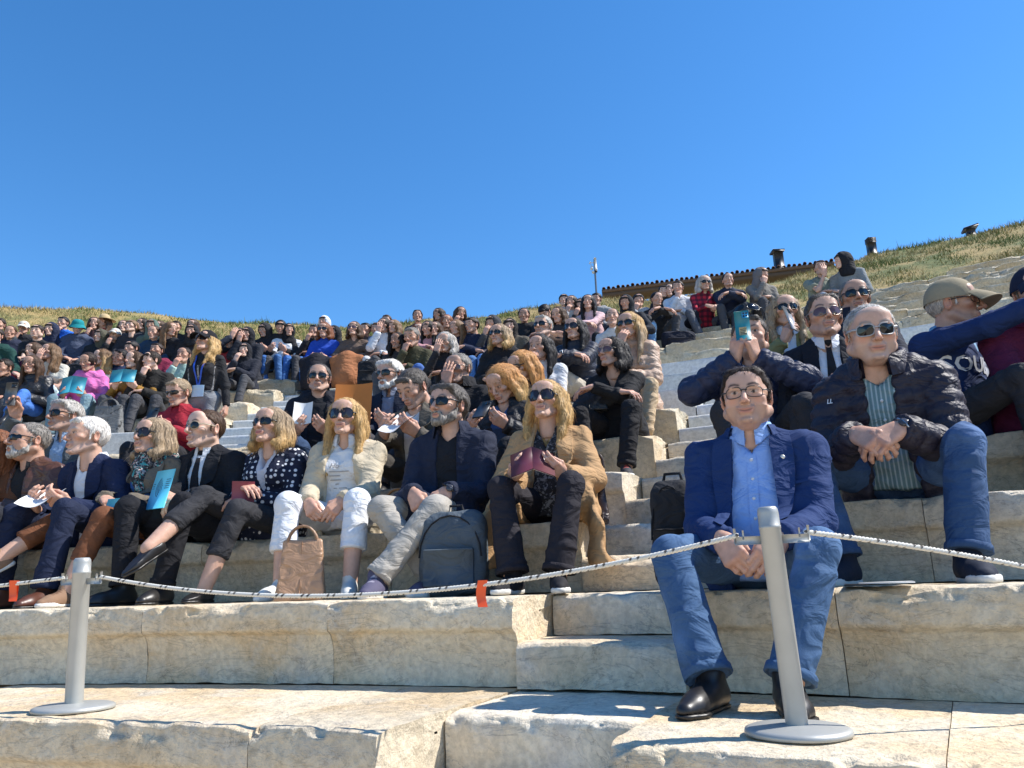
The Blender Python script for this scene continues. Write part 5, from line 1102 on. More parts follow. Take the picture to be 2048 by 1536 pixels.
# hooded group left of centre
kid(668, 668, 10, 'youngster bundled in a black jacket right of the auburn-haired woman', hood=BLK, top=('jacket', BLK))
kid(648, 645, 11, 'youngster with a white jacket held over the head against the sun', hood=(.60, .62, .66), top=('jacket', (.02, .02, .025)), arms='knees')
kid(628, 664, 10, 'youngster in black left of the auburn-haired woman', hair=('short', 'black'), top=('jacket', BLK), arms='mouth')
kid(577, 662, 10, 'youngster with the head wrapped in black above a white padded jacket', hood=(.013, .013, .016), top=('puffer', (.62, .64, .66)), bot=('jeans', (.05, .13, .30)), az=25, s=1.02)
kid(561, 655, 10, 'boy with dark hair texting on his phone in bright blue jeans', hair=('fringe', 'black'), top=('hoodie', BLK), arms='readhi', pit=-18, bot=('jeans', (.04, .12, .32)), s=1.02)
kid(529, 661, 10, 'youngster in a tented black hood texting with both hands', hood=BLK, top=('jacket', (.014, .015, .02)), arms='readhi', pit=-14, s=1.02)
kid(494, 670, 9, 'youngster shading the eyes under a black jacket draped on the head', hood=(.014, .014, .018), top=('jacket', (.022, .024, .032)), arms='face', s=1.02)
kid(479, 672, 9, 'youngster under the same draped jacket with an elbow raised', hood=(.016, .016, .02), top=('hoodie', (.025, .03, .045)), arms='shade', s=1.02)
kid(489, 703, 8, 'person low down in a dark hood with only a face showing', hood=(.016, .016, .02), top=('jacket', (.018, .02, .03)), arms='mouth', s=.95)
kid(458, 690, 9, 'youngster in a red and navy top next to the standing woman', hair=('short', 'dark'), top=('jacket', (.30, .03, .04)), arms='lap')
# left: the row against the grass
kid(385, 652, 11, 'girl with brown hair under a black jacket left of the standing woman', sex='f', hair=LB, top=('jacket', BLK))
kid(383, 664, 9, 'youngster in a black hood staring ahead beside the cap', hood=BLK, top=('hoodie', BLK))
kid(352, 655, 11, 'youngster with only dark hair showing behind black jackets', hair=('short', 'dark'), top=('jacket', BLK))
kid(341, 657, 9, 'girl seen from the side with a curtain of light brown hair', sex='f', hair=('long', 'light'), top=('jacket', (.018, .018, .022)), bot=('jeans', LJEAN), yaw=45, s=1.02)
kid(319, 655, 11, 'girl with brown hair behind the green hood', sex='f', hair=LB, top=('hoodie', (.05, .05, .055)))
kid(303, 650, 10, 'youngster in a bottle green hood', hood=(.10, .15, .125), top=('jacket', (.09, .125, .105)), arms='lap', s=1.02)
kid(307, 667, 9, 'boy with cropped brown hair in a dark teal sweatshirt', hair=('crop', 'brown'), top=('hoodie', (.02, .045, .085)), arms='clasp', s=1.02)
kid(284, 650, 11, 'girl with parted dark hair left of the green hood', sex='f', hair=LD, top=('hoodie', (.06, .07, .08)))
kid(263, 652, 10, 'boy with sandy fringe tilting his head back in a dark sweatshirt', hair=('fringe', 'light'), top=('hoodie', (.035, .037, .045)), arms='read', pit=12, s=1.02)
kid(247, 654, 11, 'girl with brown hair beside the sandy-haired boy', sex='f', hair=LB, top=('hoodie', (.02, .03, .05)))
kid(230, 672, 10, 'youngster peeping from under a cream cap', hat=('cap', (.60, .58, .52)), hair=('short', 'dark'), top=('jacket', BLK), arms='mouth')
kid(201, 673, 10, 'youngster in an olive hood above a black and teal jacket', hood=(.085, .080, .055), top=('jacket', (.018, .022, .026)), arms='lap', yaw=-30)
kid(208, 643, 12, 'woman in a straw sun hat and red top', sex='f', hat=('sunhat', (.48, .36, .20)), hair=('long', 'brown'), top=('tee', (.42, .02, .03)))
kid(188, 648, 11, 'girl with long straight brown hair and a hand at her chin', sex='f', hair=('long', 'brown'), top=('jacket', (.10, .05, .055)), arms='chin', yaw=10, s=1.02)
kid(155, 655, 10, 'boy in a teal bucket hat and faded navy sweatshirt', hat=('bucket', (.015, .22, .24)), hair=('short', 'dark'), top=('hoodie', (.06, .075, .12)), arms='lap', pit=-12, s=1.02)
kid(126, 647, 11, 'boy in a bright blue jacket leaning his cheek on his fist', hair=('short', 'black'), top=('jacket', (.02, .13, .55)), arms='chin', yaw=-20)
kid(102, 660, 10, 'boy in a navy hood zipped to the chin', hood=(.018, .025, .055), top=('hoodie', (.018, .025, .055)), arms='lap', s=1.02)
p_tee = None
kid(74, 660, 9, 'heavy boy in a black tee with a red print, bare arms folded', hair=('fringe', 'dark'), top=('tee', (.02, .02, .022)), sleeve=.4, arms='cross', w=1.2, head='mf', az=0, yaw=-2, s=1.02); p_tee = STUD[-1]
kid(47, 657, 11, 'youngster in a cream cap leaning on a fist', hat=('cap', (.60, .58, .50)), hair=('short', 'brown'), top=('hoodie', (.03, .03, .035)), arms='chin')
kid(20, 666, 10, 'boy with a brown buzz cut in navy near the left edge', hair=('crop', 'brown'), top=('hoodie', (.02, .025, .05)), s=1.02)
kid(-2, 646, 10, 'boy with dark hair turned away at the left edge', hair=('short', 'dark'), top=('hoodie', (.04, .05, .06)), s=1.02)
kid(-8, 672, 8, 'person in a forest green sweatshirt with bare forearm cut by the left edge', hair=('short', 'dark'), top=('hoodie', (.012, .050, .042)), sleeve=.75, arms='knees', s=1.02)
# left: nearer rows
kid(62, 730, 6, 'woman in glasses and a black leather jacket with blue jeans crossed', sex='f', hair=LB, eye='clear', top=('jacket', (.018, .018, .020), 'leather'), bot=('jeans', (.035, .11, .33)), legs='cross', az=-12, yaw=10, s=1.02)
kid(8, 742, 6, 'person in a black padded jacket at the left edge', top=('puffer', (.016, .017, .020)), hair=('short', 'dark'))
kid(66, 702, 8, 'girl with long brown hair behind the leather jacket', sex='f', hair=LB, top=('hoodie', (.20, .03, .06)))
kid(99, 705, 7, 'girl in a cream tee pressing a palm to her cheek', sex='f', hair=('long', 'light'), top=('tee', (.58, .55, .47)), sleeve=.4, arms='face', bot=('jeans', (.38, .50, .60)), yaw=-25, s=1.02)
p_pink = None
kid(176, 725, 6, 'girl in a bright pink hooded top reading a teal booklet', sex='f', hair=('bun', 'dark'), top=('hoodie', (.62, .16, .40)), arms='read', pit=-16, yaw=-12, bot=('jeans', (.13, .20, .23)), s=1.02); p_pink = STUD[-1]
kid(203, 719, 7, 'girl with golden curls in a grey tee', sex='f', hair=('wavy', 'light', 'blond'), top=('tee', (.24, .225, .235)), sleeve=.4, arms='lap', yaw=-35)
kid(240, 716, 7, 'boy in navy with his head tilted over', hair=('short', 'black'), top=('hoodie', (.02, .03, .07)), rol=18, skin='b')
p_smile = None
kid(268, 722, 6, 'smiling girl with brown hair and mustard sleeve holding a teal booklet', sex='f', hair=('long', 'brown'), top=('sweater', (.30, .16, .035)), arms='readhi', yaw=-25, pit=4); p_smile = STUD[-1]
kid(263, 698, 8, 'youngster with black hair low behind the smiling girl', hair=('fringe', 'black'), top=('hoodie', (.05, .05, .055)))
kid(303, 722, 6, 'boy in a black and gold jacket resting his chin on his fist', hair=('fringe', 'dark'), top=('jacket', (.022, .020, .018)), arms='chin', yaw=-40, bot=('trousers', (.05, .05, .055)))
kid(313, 703, 8, 'boy with a dark crop in a wine red top', hair=('short', 'dark'), top=('hoodie', (.20, .02, .05)), arms='chin')
kid(368, 712, 7, 'boy in mint green with his hand over his mouth', hair=('crop', 'dark'), top=('sweater', (.36, .50, .45)), arms='mouth', yaw=-10)
# ------------------------------------------------------------------ small things on people
def ray_on(p, f, x, u):
    H, l, uu, fw = p['fr']; O = H+x*l+u*uu+.42*fw; d = 0.
    for _ in range(70):
        v = float(f.sample((O-d*fw)[None])[0])
        if v < .002: break
        d += max(.002, min(v*.8, .03))
        if d > .6: return None
    return O-d*fw
def decal(p, me, x, u, sc, rot, mat, name, f=None, off=.003, thick=.002):
    """flat shapes (V, faces) laid on a garment"""
    V, F_ = me; f = f or p['f']; H, l, uu, fw = p['fr']; c, q = math.cos(rot), math.sin(rot); W = []
    for a, b in V[:, :2]:
        X, Y = x+sc*(a*c-b*q), u+sc*(a*q+b*c); h = ray_on(p, f, X, Y); W.append(h if h is not None else (W[-1] if W else H))
    W = np.array(W)+fw*off; mb = MB(); mb.add(W, F_); o = obj(name, mb.mesh(name, [mat], colors=False, smooth=False), p['root']); return o
def text_mesh(txt, shear=0.):
    cu = bpy.data.curves.new('t', 'FONT'); cu.body = txt; cu.align_x = 'CENTER'; cu.align_y = 'CENTER'; cu.shear = shear; cu.resolution_u = 2; cu.offset = .02
    o = bpy.data.objects.new('t', cu); COL.objects.link(o); dg = bpy.context.evaluated_depsgraph_get(); me = bpy.data.meshes.new_from_object(o.evaluated_get(dg))
    V = np.array([v.co[:] for v in me.vertices]); F_ = {}
    for pl in me.polygons: F_.setdefault(len(pl.vertices), []).append(list(pl.vertices))
    bpy.data.objects.remove(o); bpy.data.meshes.remove(me); return V, [np.array(q) for q in F_.values()]
def disc_on(p, x, u, r, mat, name, f=None, t=.004):
    h = ray_on(p, f or p['f'], x, u)
    if h is None: return
    H, l, uu, fw = p['fr']; mb = MB(); mb.lathe([(0, t), (r*.8, t), (r, t*.4), (r, -.004)], 10); o = obj(name, mb.mesh(name, [mat], colors=False), p['root'])
    R = np.stack([l, uu, fw], 1); o.data.transform(Matrix.Translation(h)@Matrix(R.tolist()).to_4x4())
def watch(p, i, col=(.45, .45, .46), face=(.05, .05, .06)):
    w, F_ = p['HW'][i]; d = -F_[:, 1]; mb = MB(); a = np.linspace(0, 2*math.pi, 17); c = w-d*.012; X, Z = F_[:, 0], F_[:, 2]
    ring = np.array([c+X*math.cos(t)*.033+Z*math.sin(t)*.025 for t in a]); mb.tube(ring, .010, 6, m=0, flat=.35, up=d)
    R = np.stack([X, -d, Z], 1); k = MB(); k.lathe([(0, .006), (.014, .006), (.0165, .004), (.017, -.003)], 14, m=1)
    V = np.concatenate(k.V)@R.T+c+Z*.026; mb.add(V, [np.concatenate(k.F[4])], m=1)
    obj('wristwatch', mb.mesh('wristwatch', [plain(col, .25, .9, 'watch_metal'), plain(face, .15, 0, 'watch_dial')], colors=False), p['root'])
def strap_on(p, name, L, Rr, mat, f=None, off=.005):
    r = strip(f or p['f'], p['fr'], L, Rr, off, 3, 16, .003)
    if r: return obj(name, r[0].mesh(name, [mat], colors=False), p['root'])
def scarf(p, mat):
    H, l, u, fw = p['fr']; N = p['N']; f = Field(N-.2, N+.2, .008); a = np.linspace(0, 2*math.pi, 13)
    for k, (r, z) in enumerate(((.088, -.005), (.080, .035), (.095, -.035))):
        P = [N+A(0, .008, .01)+l*math.sin(t)*r+fw*math.cos(t)*(r*1.1)+u*(z+.01*math.sin(2*t+k)-.02*math.cos(t)) for t in a]; f.chain(P, .030, .012)
    f.chain([N+fw*.10-.03*u, N+fw*.125-.11*u+l*.02, N+fw*.13-.17*u+l*.03], [.04, .04, .03], .02)
    V, Q = f.mesh(); V = V+nrm_rows(f.grad(V))*(fbm(V*26, 3)*.007)[:, None]; obj('scarf', new_mesh('scarf', V, [Q], [mat]), p['root'])
watch(p_puff, 0); watch(p_navy, 0, (.42, .33, .16), (.6, .58, .5)); watch(p_coat, 0, (.2, .2, .2)); watch(p_long, 0, (.5, .5, .5), (.5, .5, .5)); watch(p_beard, 0, (.05, .05, .05))
shirtm = p_blue['imat']; HT = .5*p_blue['s']*p_blue['ts']
strap_on(p_blue, 'placket', [(-.016, HT*.86), (-.015, HT*.1)], [(.016, HT*.86), (.015, HT*.1)], shirtm, p_blue['fi'], .004)
for k in range(5): disc_on(p_blue, 0, HT*(.80-.15*k), .006, plain((.6, .63, .68), .3, 0, 'button'), 'button', p_blue['fi'], .007)
disc_on(p_blue, .098, HT*.80, .009, plain((.75, .72, .62), .3, .3, 'badge'), 'lapel_pin', None, .012)
disc_on(p_blue, -.086, HT*.22, .010, plain((.02, .02, .04), .3, 0, 'button'), 'button', None, .006)
strap_on(p_blue, 'breast_pocket', [(.10, HT*.60), (.10, HT*.575)], [(.17, HT*.625), (.17, HT*.60)], p_blue['mat'], None, .004)
HT2 = .5*p_puff['s']*p_puff['ts']
for k in range(4): disc_on(p_puff, .004, HT2*(.78-.17*k), .006, plain((.6, .63, .66), .3, 0, 'button'), 'button', p_puff['fi'], .006)
LET = plain((.66, .68, .72), .7, 0, 'white_print')
tv, tf = text_mesh('SOUL M'); decal(p_cap, (tv, tf), .02, .25, .105, .0, LET, 'printed_lettering')
sw = np.array([(-.5, -.05), (-.2, .16), (.2, .22), (.5, .30), (.25, .12), (.5, .0), (.2, .02), (-.1, .04)]); decal(p_cap, (sw, [np.array([[0, 1, 7], [1, 2, 7], [2, 6, 7], [2, 4, 6], [2, 3, 4], [4, 5, 6]])]), .03, .15, .09, 0, LET, 'printed_emblem')
tv, tf = text_mesh('APPX'); decal(p_tee, (tv, tf), 0, .33, .085, 0, plain((.45, .02, .05), .7, 0, 'red_print'), 'red_print'); 
tv, tf = text_mesh('B'); o_ = decal(p_green, (np.array([(math.cos(a), math.sin(a)) for a in np.linspace(0, 2*math.pi, 13)[:-1]]), [np.array([[0, i, i+1] for i in range(1, 11)])]), .115, .33, .050, 0, plain((.04, .03, .06), .8, 0, 'patch_cloth'), 'chest_patch'); decal(p_green, (tv, tf), .115, .33, .095, 0, LET, 'patch_letter', off=.007)
tv, tf = text_mesh('LL', .2); decal(p_puff, (tv, tf), -.185, .36, .022, 0, LET, 'sleeve_mark', off=.012)
GP = plain((.30, .29, .29), .8, 0, 'grey_print'); tv, tf = text_mesh('Ho', .35); decal(p_white, (tv, tf), -.03, .275, .036, 0, GP, 'printed_lettering', p_white['fi'])
for k, (x0, x1) in enumerate(((-.055, .05), (-.055, -.005), (-.055, .0), (-.03, -.01), (-.04, .03))): strap_on(p_white, 'printed_line', [(x0, .248-.021*k), (x0, .244-.021*k)], [(x1, .248-.021*k), (x1, .244-.021*k)], GP, p_white['fi'], .003)
scarf(p_scarf, fabric((.03, .03, .035), 'scarf', .85, (.45, .42, .40)))
# lanyard, badge and pale print on the standing woman's top
HTs = .5*p_stand['s']*p_stand['ts']; blue = plain((.02, .08, .45), .6, 0, 'lanyard_ribbon')
strap_on(p_stand, 'lanyard', [(-.066, HTs*.97), (-.012, HTs*.30)], [(-.052, HTs*.97), (.000, HTs*.30)], blue, None, .010); strap_on(p_stand, 'lanyard', [(.052, HTs*.97), (.000, HTs*.30)], [(.066, HTs*.97), (.012, HTs*.30)], blue, None, .012)
strap_on(p_stand, 'printed_panel', [(-.13, HTs*.70), (-.10, HTs*.20)], [(.11, HTs*.72), (.10, HTs*.20)], fabric((.33, .31, .29), 'print', .8, (.04, .04, .045), .5), None, .003)
strap_on(p_stand, 'name_badge', [(-.045, HTs*.30), (-.045, HTs*.06)], [(.05, HTs*.30), (.05, HTs*.06)], plain((.50, .66, .78), .3, 0, 'badge_card'), None, .018)
# sunglasses pushed up on the filming man's hair
mb = glasses_mb('wayfarer'); g_ = obj('sunglasses', mb.mesh('glasses', [plain((.008, .008, .009), .07, name='dark_lens'), plain((.012, .011, .010), .3, name='black_frame')], colors=False), p_phone['root'])
g_.data.transform(Matrix.Translation(p_phone['hc'])@Matrix(p_phone['Rh'].tolist()).to_4x4()@Matrix.Translation((0, -.005, .088))@Matrix.Rotation(-.5, 4, 'X')@Matrix.Scale(1.06, 4))
# ------------------------------------------------------------------ held things: top level, where the hands are
def palm(p, i): w, F_ = p['HW'][i]; return w+F_@A(0, -.085, -.028)*p['s']
def held(p, mb, name, label, cat, mats, side=None, off=(0, 0, 0), tilt=.6, rz=0, smooth=False, colors=False, R=None, group=None):
    c = (palm(p, 0)+palm(p, 1))/2 if side is None else palm(p, side); c = c+VV(*off)
    o = obj(name, mb.mesh(name, mats, smooth, colors)); Rm = R if R is not None else rotm('Z', rz)@rotm('X', tilt); o.matrix_world = mat_in(p, c, Rm); tag(o, label, cat, group); return o
def booklet_mb(w, h, ang=.5, t=.004, inner=True):   # opened, spine along local Z, covers facing -Y
    mb = MB()
    for sg in (-1, 1): mb.box((sg*w/2*math.cos(ang), w/2*math.sin(ang), 0), (w, t, h), rotm('Z', sg*ang), m=0); mb.box((sg*w/2*math.cos(ang)-sg*math.sin(ang)*t, w/2*math.sin(ang)+t*math.cos(ang), 0), (w*.96, t*.8, h*.96), rotm('Z', sg*ang), m=1)
    return mb
def sheet_mb(w, h, bend=.03, n=7):
    X = np.linspace(-w/2, w/2, n); Z = np.linspace(-h/2, h/2, n); G = np.array([[(x, bend*math.cos(x/w*3)+.3*bend*math.sin(z/h*4), z) for z in Z] for x in X]); mb = MB(); mb.grid(G); mb.grid(G+A(0, .0012, 0), flip=True); return mb
def phone_mb(w=.076, h=.16, t=.009):
    mb = MB(); mb.box((0, 0, 0), (w, t, h), m=0, bev=.3); mb.box((0, t/2+.0006, 0), (w*.93, .001, h*.95), m=1); mb.box((w*.23, -t/2-.001, h*.35), (w*.42, .003, h*.2), m=2)
    for dx, dz in ((.14, .40), (.14, .31), (.33, .40), (.33, .31)): mb.box((w*dx, -t/2-.003, h*dz), (w*.12, .002, w*.12), m=1, bev=.4)
    return mb
PAPER, DARKS = plain((.72, .71, .69), .7, 0, 'paper'), plain((.012, .013, .016), .12, 0, 'phone_glass'); BLK_C = plain((.02, .021, .024), .35, 0, 'phone_case')
teal = plain((.015, .20, .25), .35, 0, 'teal_phone_case'); mbp = phone_mb(.072, .155); mbp.box((0, -.0055, -.030), (.036, .001, .042), m=3)
for k in range(4): mbp.box((0, -.0062, -.020-.008*k), (.026, .0008, .003), m=1)
held(p_phone, mbp, 'mobile_phone', 'teal mobile phone with a bright blue camera block held up before the filming man', 'phone', [teal, DARKS, plain((.03, .30, .60), .3, 0, 'camera_block'), plain((.42, .38, .22), .6, 0, 'sticker')], off=(0, .03, .075), tilt=-.05, rz=-.1)
ph = [BLK_C, DARKS, DARKS]
held(p_film, phone_mb(), 'mobile_phone', 'grey phone raised beside the silver-haired man in the grey jacket', 'phone', [plain((.10, .10, .10), .3, .3, 'grey_phone_case'), DARKS, DARKS], side=1, off=(0, .03, .06), tilt=-.05, rz=.2)
held(p_red, phone_mb(), 'mobile_phone', 'black phone held in both hands by the woman in the red jacket', 'phone', ph, off=(0, .02, .05), tilt=-.5)
held(p_green, phone_mb(), 'mobile_phone', 'pale phone held upright by the woman in the khaki green jacket', 'phone', [plain((.45, .42, .40), .3, .2, 'pale_phone_case'), DARKS, DARKS], side=1, off=(0, .01, .055), tilt=-.3, rz=1.0)
held(p_down, phone_mb(), 'mobile_phone', 'black phone in the hands of the golden-haired woman looking down', 'phone', ph, off=(0, .02, .04), tilt=-.8)
held(p_navy, sheet_mb(.16, .20), 'paper_sheet', 'white sheet of paper in the hands of the man in the navy suit', 'paper', [PAPER], off=(0, .03, .01), tilt=-1.0, rz=.3)
held(p_grey, sheet_mb(.16, .22), 'paper_sheet', 'white notes read by the man in the grey tweed blazer', 'paper', [PAPER], off=(.02, .02, .02), tilt=-.9, rz=-.2)
held(p_hood, sheet_mb(.13, .17), 'paper_sheet', 'white folded sheet held by the man in the black hooded jacket', 'paper', [PAPER], off=(-.05, .03, .08), tilt=-.2)
held(p_wb, sheet_mb(.26, .31, .02), 'folder', 'orange cardboard folder held up by the white-bearded man', 'folder', [plain((.55, .17, .02), .6, 0, 'orange_card')], off=(-.12, .06, .10), tilt=-.15, rz=.2)
mb = booklet_mb(.105, .155, .45); held(p_camel, mb, 'programme', 'open dark red programme read by the woman in the camel coat', 'booklet', [plain((.10, .02, .03), .4, 0, 'dark_red_cover'), PAPER], off=(0, .05, .02), tilt=-.75, rz=.25)
cy = plain((.10, .52, .74), .5, 0, 'sky_blue_cover'); ink = plain((.02, .05, .10), .6, 0, 'ink')
mb = MB(); mb.box((0, 0, 0), (.150, .006, .21), m=0, bev=.1)
for k in range(5):
    r = .012+.010*k; a = np.linspace(2.2, 4.1, 9); mb.grid(np.array([[(.02+math.cos(t)*(r+s_), -.0036, .01+math.sin(t)*(r+s_)*1.15) for s_ in (0, .0045)] for t in a]), m=1)
for k in range(5): mb.box((.05, -.0036, .05-.012*k), (.035, .0008, .003), m=1)
for k in range(3): mb.box((-.06, -.0036, .03-.012*k), (.016, .0008, .003), m=1)
held(p_coat, mb, 'booklet', 'sky blue booklet printed with dark curved bars held by the man in the black overcoat', 'booklet', [cy, ink], off=(-.03, .05, .075), tilt=-.25, rz=-.25)
mb = MB(); mb.box((0, 0, 0), (.10, .004, .15), m=0); held(p_scarf, mb, 'booklet', 'small sky blue booklet under the hands of the woman in the scarf', 'booklet', [cy], off=(.06, .05, -.03), tilt=-.2)
mb = MB(); mb.box((0, 0, 0), (.11, .005, .18), m=0); held(p_dots, mb, 'booklet', 'dark pink booklet held by the woman in the polka dot blouse', 'booklet', [plain((.25, .05, .07), .5, 0, 'pink_cover')], side=1, off=(-.03, .02, -.03), tilt=-.2, rz=.7)
tl = plain((.03, .25, .34), .5, 0, 'teal_cover')
held(p_pink, booklet_mb(.13, .20, .35), 'booklet', 'open teal booklet read by the girl in pink', 'booklet', [tl, PAPER], off=(0, .03, .07), tilt=-.3)
held(p_smile, booklet_mb(.13, .15, .2), 'booklet', 'teal booklet held low by the smiling girl in mustard', 'booklet', [tl, PAPER], off=(0, .04, .06), tilt=-.3)
# ------------------------------------------------------------------ bags
def bag(name, label, px, py, n, size, mat, kind, rz=0, back=None, z=None, mat2=None, tilt=0):
    w, d, h = size; zz = RI*(n+1) if z is None else z; P = on_z(px, py, zz) if back is None else None
    if P is None:
        tg = np.linspace(-1, 1.2, 900); xs = np.array([proj(pol(t, R0+n*TR+back, zz))[0] if proj(pol(t, R0+n*TR+back, zz))[2] > .3 else 9e9 for t in tg]); P = pol(float(tg[int(np.argmin(np.abs(xs-px)))]), R0+n*TR+back, zz)
    e = empty(name, P, rz); e.rotation_euler = (tilt, 0, rz); tag(e, label, 'bag')
    f = Field((-w*.8, -d*1.1-.05, -.03), (w*.8, d*1.1+.05, h*1.5), .010); r = min(d, w)*.42
    m2 = mat2 or mat
    if kind == 'tote':
        for sx in (-1, 1): f.cone((sx*(w/2-.03), 0, .03), (sx*(w/2-.055), 0, h-.02), .03, .02, .0)
        V = None
        def fn(X, Y, Z): t = np.clip(Z/h, 0, 1); return np.maximum(np.maximum(np.abs(X)-(w/2-.025*t), np.abs(Y)-(d/2)*(1-.75*t)), np.maximum(Z-h, -Z))
        f.v = (fn(f.ax[0][:, None, None], f.ax[1][None, :, None], f.ax[2][None, None, :])).astype(np.float32)
        V, Q = f.mesh(); V = V+nrm_rows(f.grad(V))*(fbm(V*9+px, 2)*.006)[:, None]; obj('bag_body', new_mesh('bag_body', V, [Q], [mat]), e)
        for sy in (-1, 1):
            a = np.linspace(0, math.pi, 13); mb = MB(); mb.tube(np.array([(math.cos(t)*w*.30, sy*d*.10, h-.02+math.sin(t)*h*.30) for t in a]), .006, 6); obj('handle', mb.mesh('handle', [m2], colors=False), e)
        mb = MB(); mb.tube([(0, -d*.5-.004, .01), (0, -d*.25, h*.5), (0, -d*.12-.004, h-.01)], .003, 5); obj('seam', mb.mesh('seam', [m2], colors=False), e)
    else:
        sq = 5.; 
        def fn(X, Y, Z): t = np.clip(Z/h, 0, 1); return ((np.abs(X)/(w/2))**sq+(np.abs(Y)/(d/2*(1-.25*t)))**3+(np.abs(Z-h/2)/(h/2))**sq)**(1/sq)*.08-.08
        f.v = fn(f.ax[0][:, None, None], f.ax[1][None, :, None], f.ax[2][None, None, :]).astype(np.float32); V, Q = f.mesh(); V = V+nrm_rows(f.grad(V))*(fbm(V*11+px, 3)*.008)[:, None]; obj('bag_body', new_mesh('bag_body', V, [Q], [mat]), e)
        mb = MB(); mb.box((0, -d*.50, h*.33), (w*.72, .035, h*.42), m=0, bev=.45); obj('front_pocket', mb.mesh('front_pocket', [mat], colors=False), e)
        mb = MB(); a = np.linspace(0, math.pi, 11); mb.tube(np.array([(math.cos(t)*w*.46, -d*.36, h*.45+math.sin(t)*h*.48) for t in a]), .004, 5); obj('zip', mb.mesh('zip', [m2], colors=False), e)
        for sx in (-1, 1): mb = MB(); mb.tube([(sx*w*.25, d*.45, h*.95), (sx*w*.32, d*.75, h*.6), (sx*w*.3, d*.5, h*.15)], .016, 6, flat=.35); obj('shoulder_strap', mb.mesh('shoulder_strap', [m2], colors=False), e)
        mb = MB(); mb.tube([(-.04, d*.2, h*.97), (-.03, d*.2, h*1.07), (.03, d*.2, h*1.07), (.04, d*.2, h*.97)], .007, 6); obj('handle', mb.mesh('handle', [m2], colors=False), e)
    return e
LEA = lambda c: fabric(c, 'leather')
bag('tote_bag', 'tan leather tote standing between the feet of the woman in white trousers', 604, 1187, 0, (.22, .11, .27), LEA((.40, .235, .135)), 'tote', back=.36, rz=.1, mat2=LEA((.28, .16, .09)))
bag('backpack', 'slate grey backpack on the stone under the bearded man\'s knee', 905, 1185, 0, (.30, .20, .37), fabric((.075, .095, .115)), 'pack', back=.50, rz=-.15, mat2=fabric(BLK))
bag('shoulder_bag', 'dark brown quilted bag standing right of the camel coat', 1203, 1058, 1, (.06, .22, .26), LEA((.045, .028, .025)), 'tote', back=.22, rz=-.1)
bag('backpack', 'black backpack propped behind the man in the blue blazer', 1352, 1060, 0, (.16, .20, .42), fabric(BLK), 'pack', back=.42, rz=-.4)
bag('handbag', 'black leather handbag on the lap of the dark-haired woman in black', 1180, 0, 3, (.24, .11, .13), LEA((.014, .014, .015)), 'tote', back=-.06, z=RI*4+.17, rz=-.2)
bag('backpack', 'black backpack among the students below the teal bucket hat', 150, 0, 8, (.36, .22, .40), fabric((.017, .018, .022)), 'pack', back=.05)
bag('backpack', 'black bag beside the jeans of the white jacket person', 735, 0, 8, (.24, .16, .32), fabric((.016, .017, .020)), 'pack', back=.12)
bag('backpack', 'dark navy bag lying left of the checked shirt woman', 1362, 0, 9, (.42, .2, .24), fabric((.014, .016, .028)), 'pack', back=.3)
bag('shoulder_bag', 'grey bag with a black patch at the knees of the students', 215, 0, 5, (.30, .14, .30), fabric((.16, .16, .155), 'print', .8, (.02, .02, .02), .2), 'tote', back=.15)
bag('shoulder_bag', 'brown strapped dark bag behind the man raising a phone', 160, 0, 3, (.26, .14, .26), LEA((.05, .018, .022)), 'tote', back=.25, mat2=LEA((.28, .10, .03)))
bag('paper_bag', 'tan card bag at the knees of the man in grey tweed', 800, 0, 2, (.24, .10, .22), LEA((.42, .25, .12)), 'tote', back=-.12, z=RI*2+.02)
# papers lying by the quilted jacket man's shoes
for k, (px, dx) in enumerate(((1742, .0), (1800, .02))):
    Q_ = on_z(px, 1100, 0); t_ = math.atan2(at(px, 1164, 2.9)[0]-CX, at(px, 1164, 2.9)[1]-CY); P = pol(t_, R0+.10, RI+.008+.004*k); mb = MB(); mb.box((0, 0, 0), (.15 if k else .06, .20, .004), m=0); o = obj('loose_papers' if k else 'pen_case', mb.mesh('loose_papers', [PAPER if k else BLK_C], colors=False, smooth=False), None, P); o.rotation_euler = (0, 0, -.4)
    tag(o, 'white stapled papers lying on the stone by the blue sneakers' if k else 'slim black case on the stone edge left of the white papers', 'paper' if k else 'case')
# ------------------------------------------------------------------ rope barrier
POSTM = plain((.42, .42, .39), .45, .35, 'grey_painted_post', bm=.05)
def post(bx, by, tx, ty, rpx, dpx, label):
    B = on_z(bx, by, .0); T = at(tx, ty, B[1]+.0); ppm = FPX/proj(B)[2]; e = empty('barrier_post', B); tag(e, label, 'barrier post', 'posts of the rope barrier'); ax = T-B; L = np.linalg.norm(ax); r = rpx/ppm
    R = np.array(Vector(ax).to_track_quat('Z', 'Y').to_matrix()); mb = MB(); mb.lathe([(0, L), (r*.80, L), (r*.95, L-.006), (r, L-.016), (r, L-.045), (r*1.04, L-.046), (r*1.04, L-.052), (r, L-.053), (r, .0)], 28)
    V = np.concatenate(mb.V); mb.V = [V@R.T]; obj('post_tube', mb.mesh('post_tube', [POSTM], colors=False), e)
    mb = MB(); rd = dpx/ppm; mb.lathe([(0, .024), (rd*.3, .0235), (rd*.9, .018), (rd*.985, .014), (rd, .009), (rd, .003), (rd*.9, .002)], 48); obj('base_plate', mb.mesh('base_plate', [POSTM], colors=False), e)
    return B, T, R, r, L, e
pR = post(1597, 1470, 1534, 1014, 22, 104, 'grey metal barrier post in front of the man in the blue blazer')
pL = post(147, 1421, 165, 1116, 17, 76, 'grey metal barrier post near the left edge in front of the crossed legs')
rd = nrm((pR[0]-pL[0])*A(1, 1, 0)); ends = []
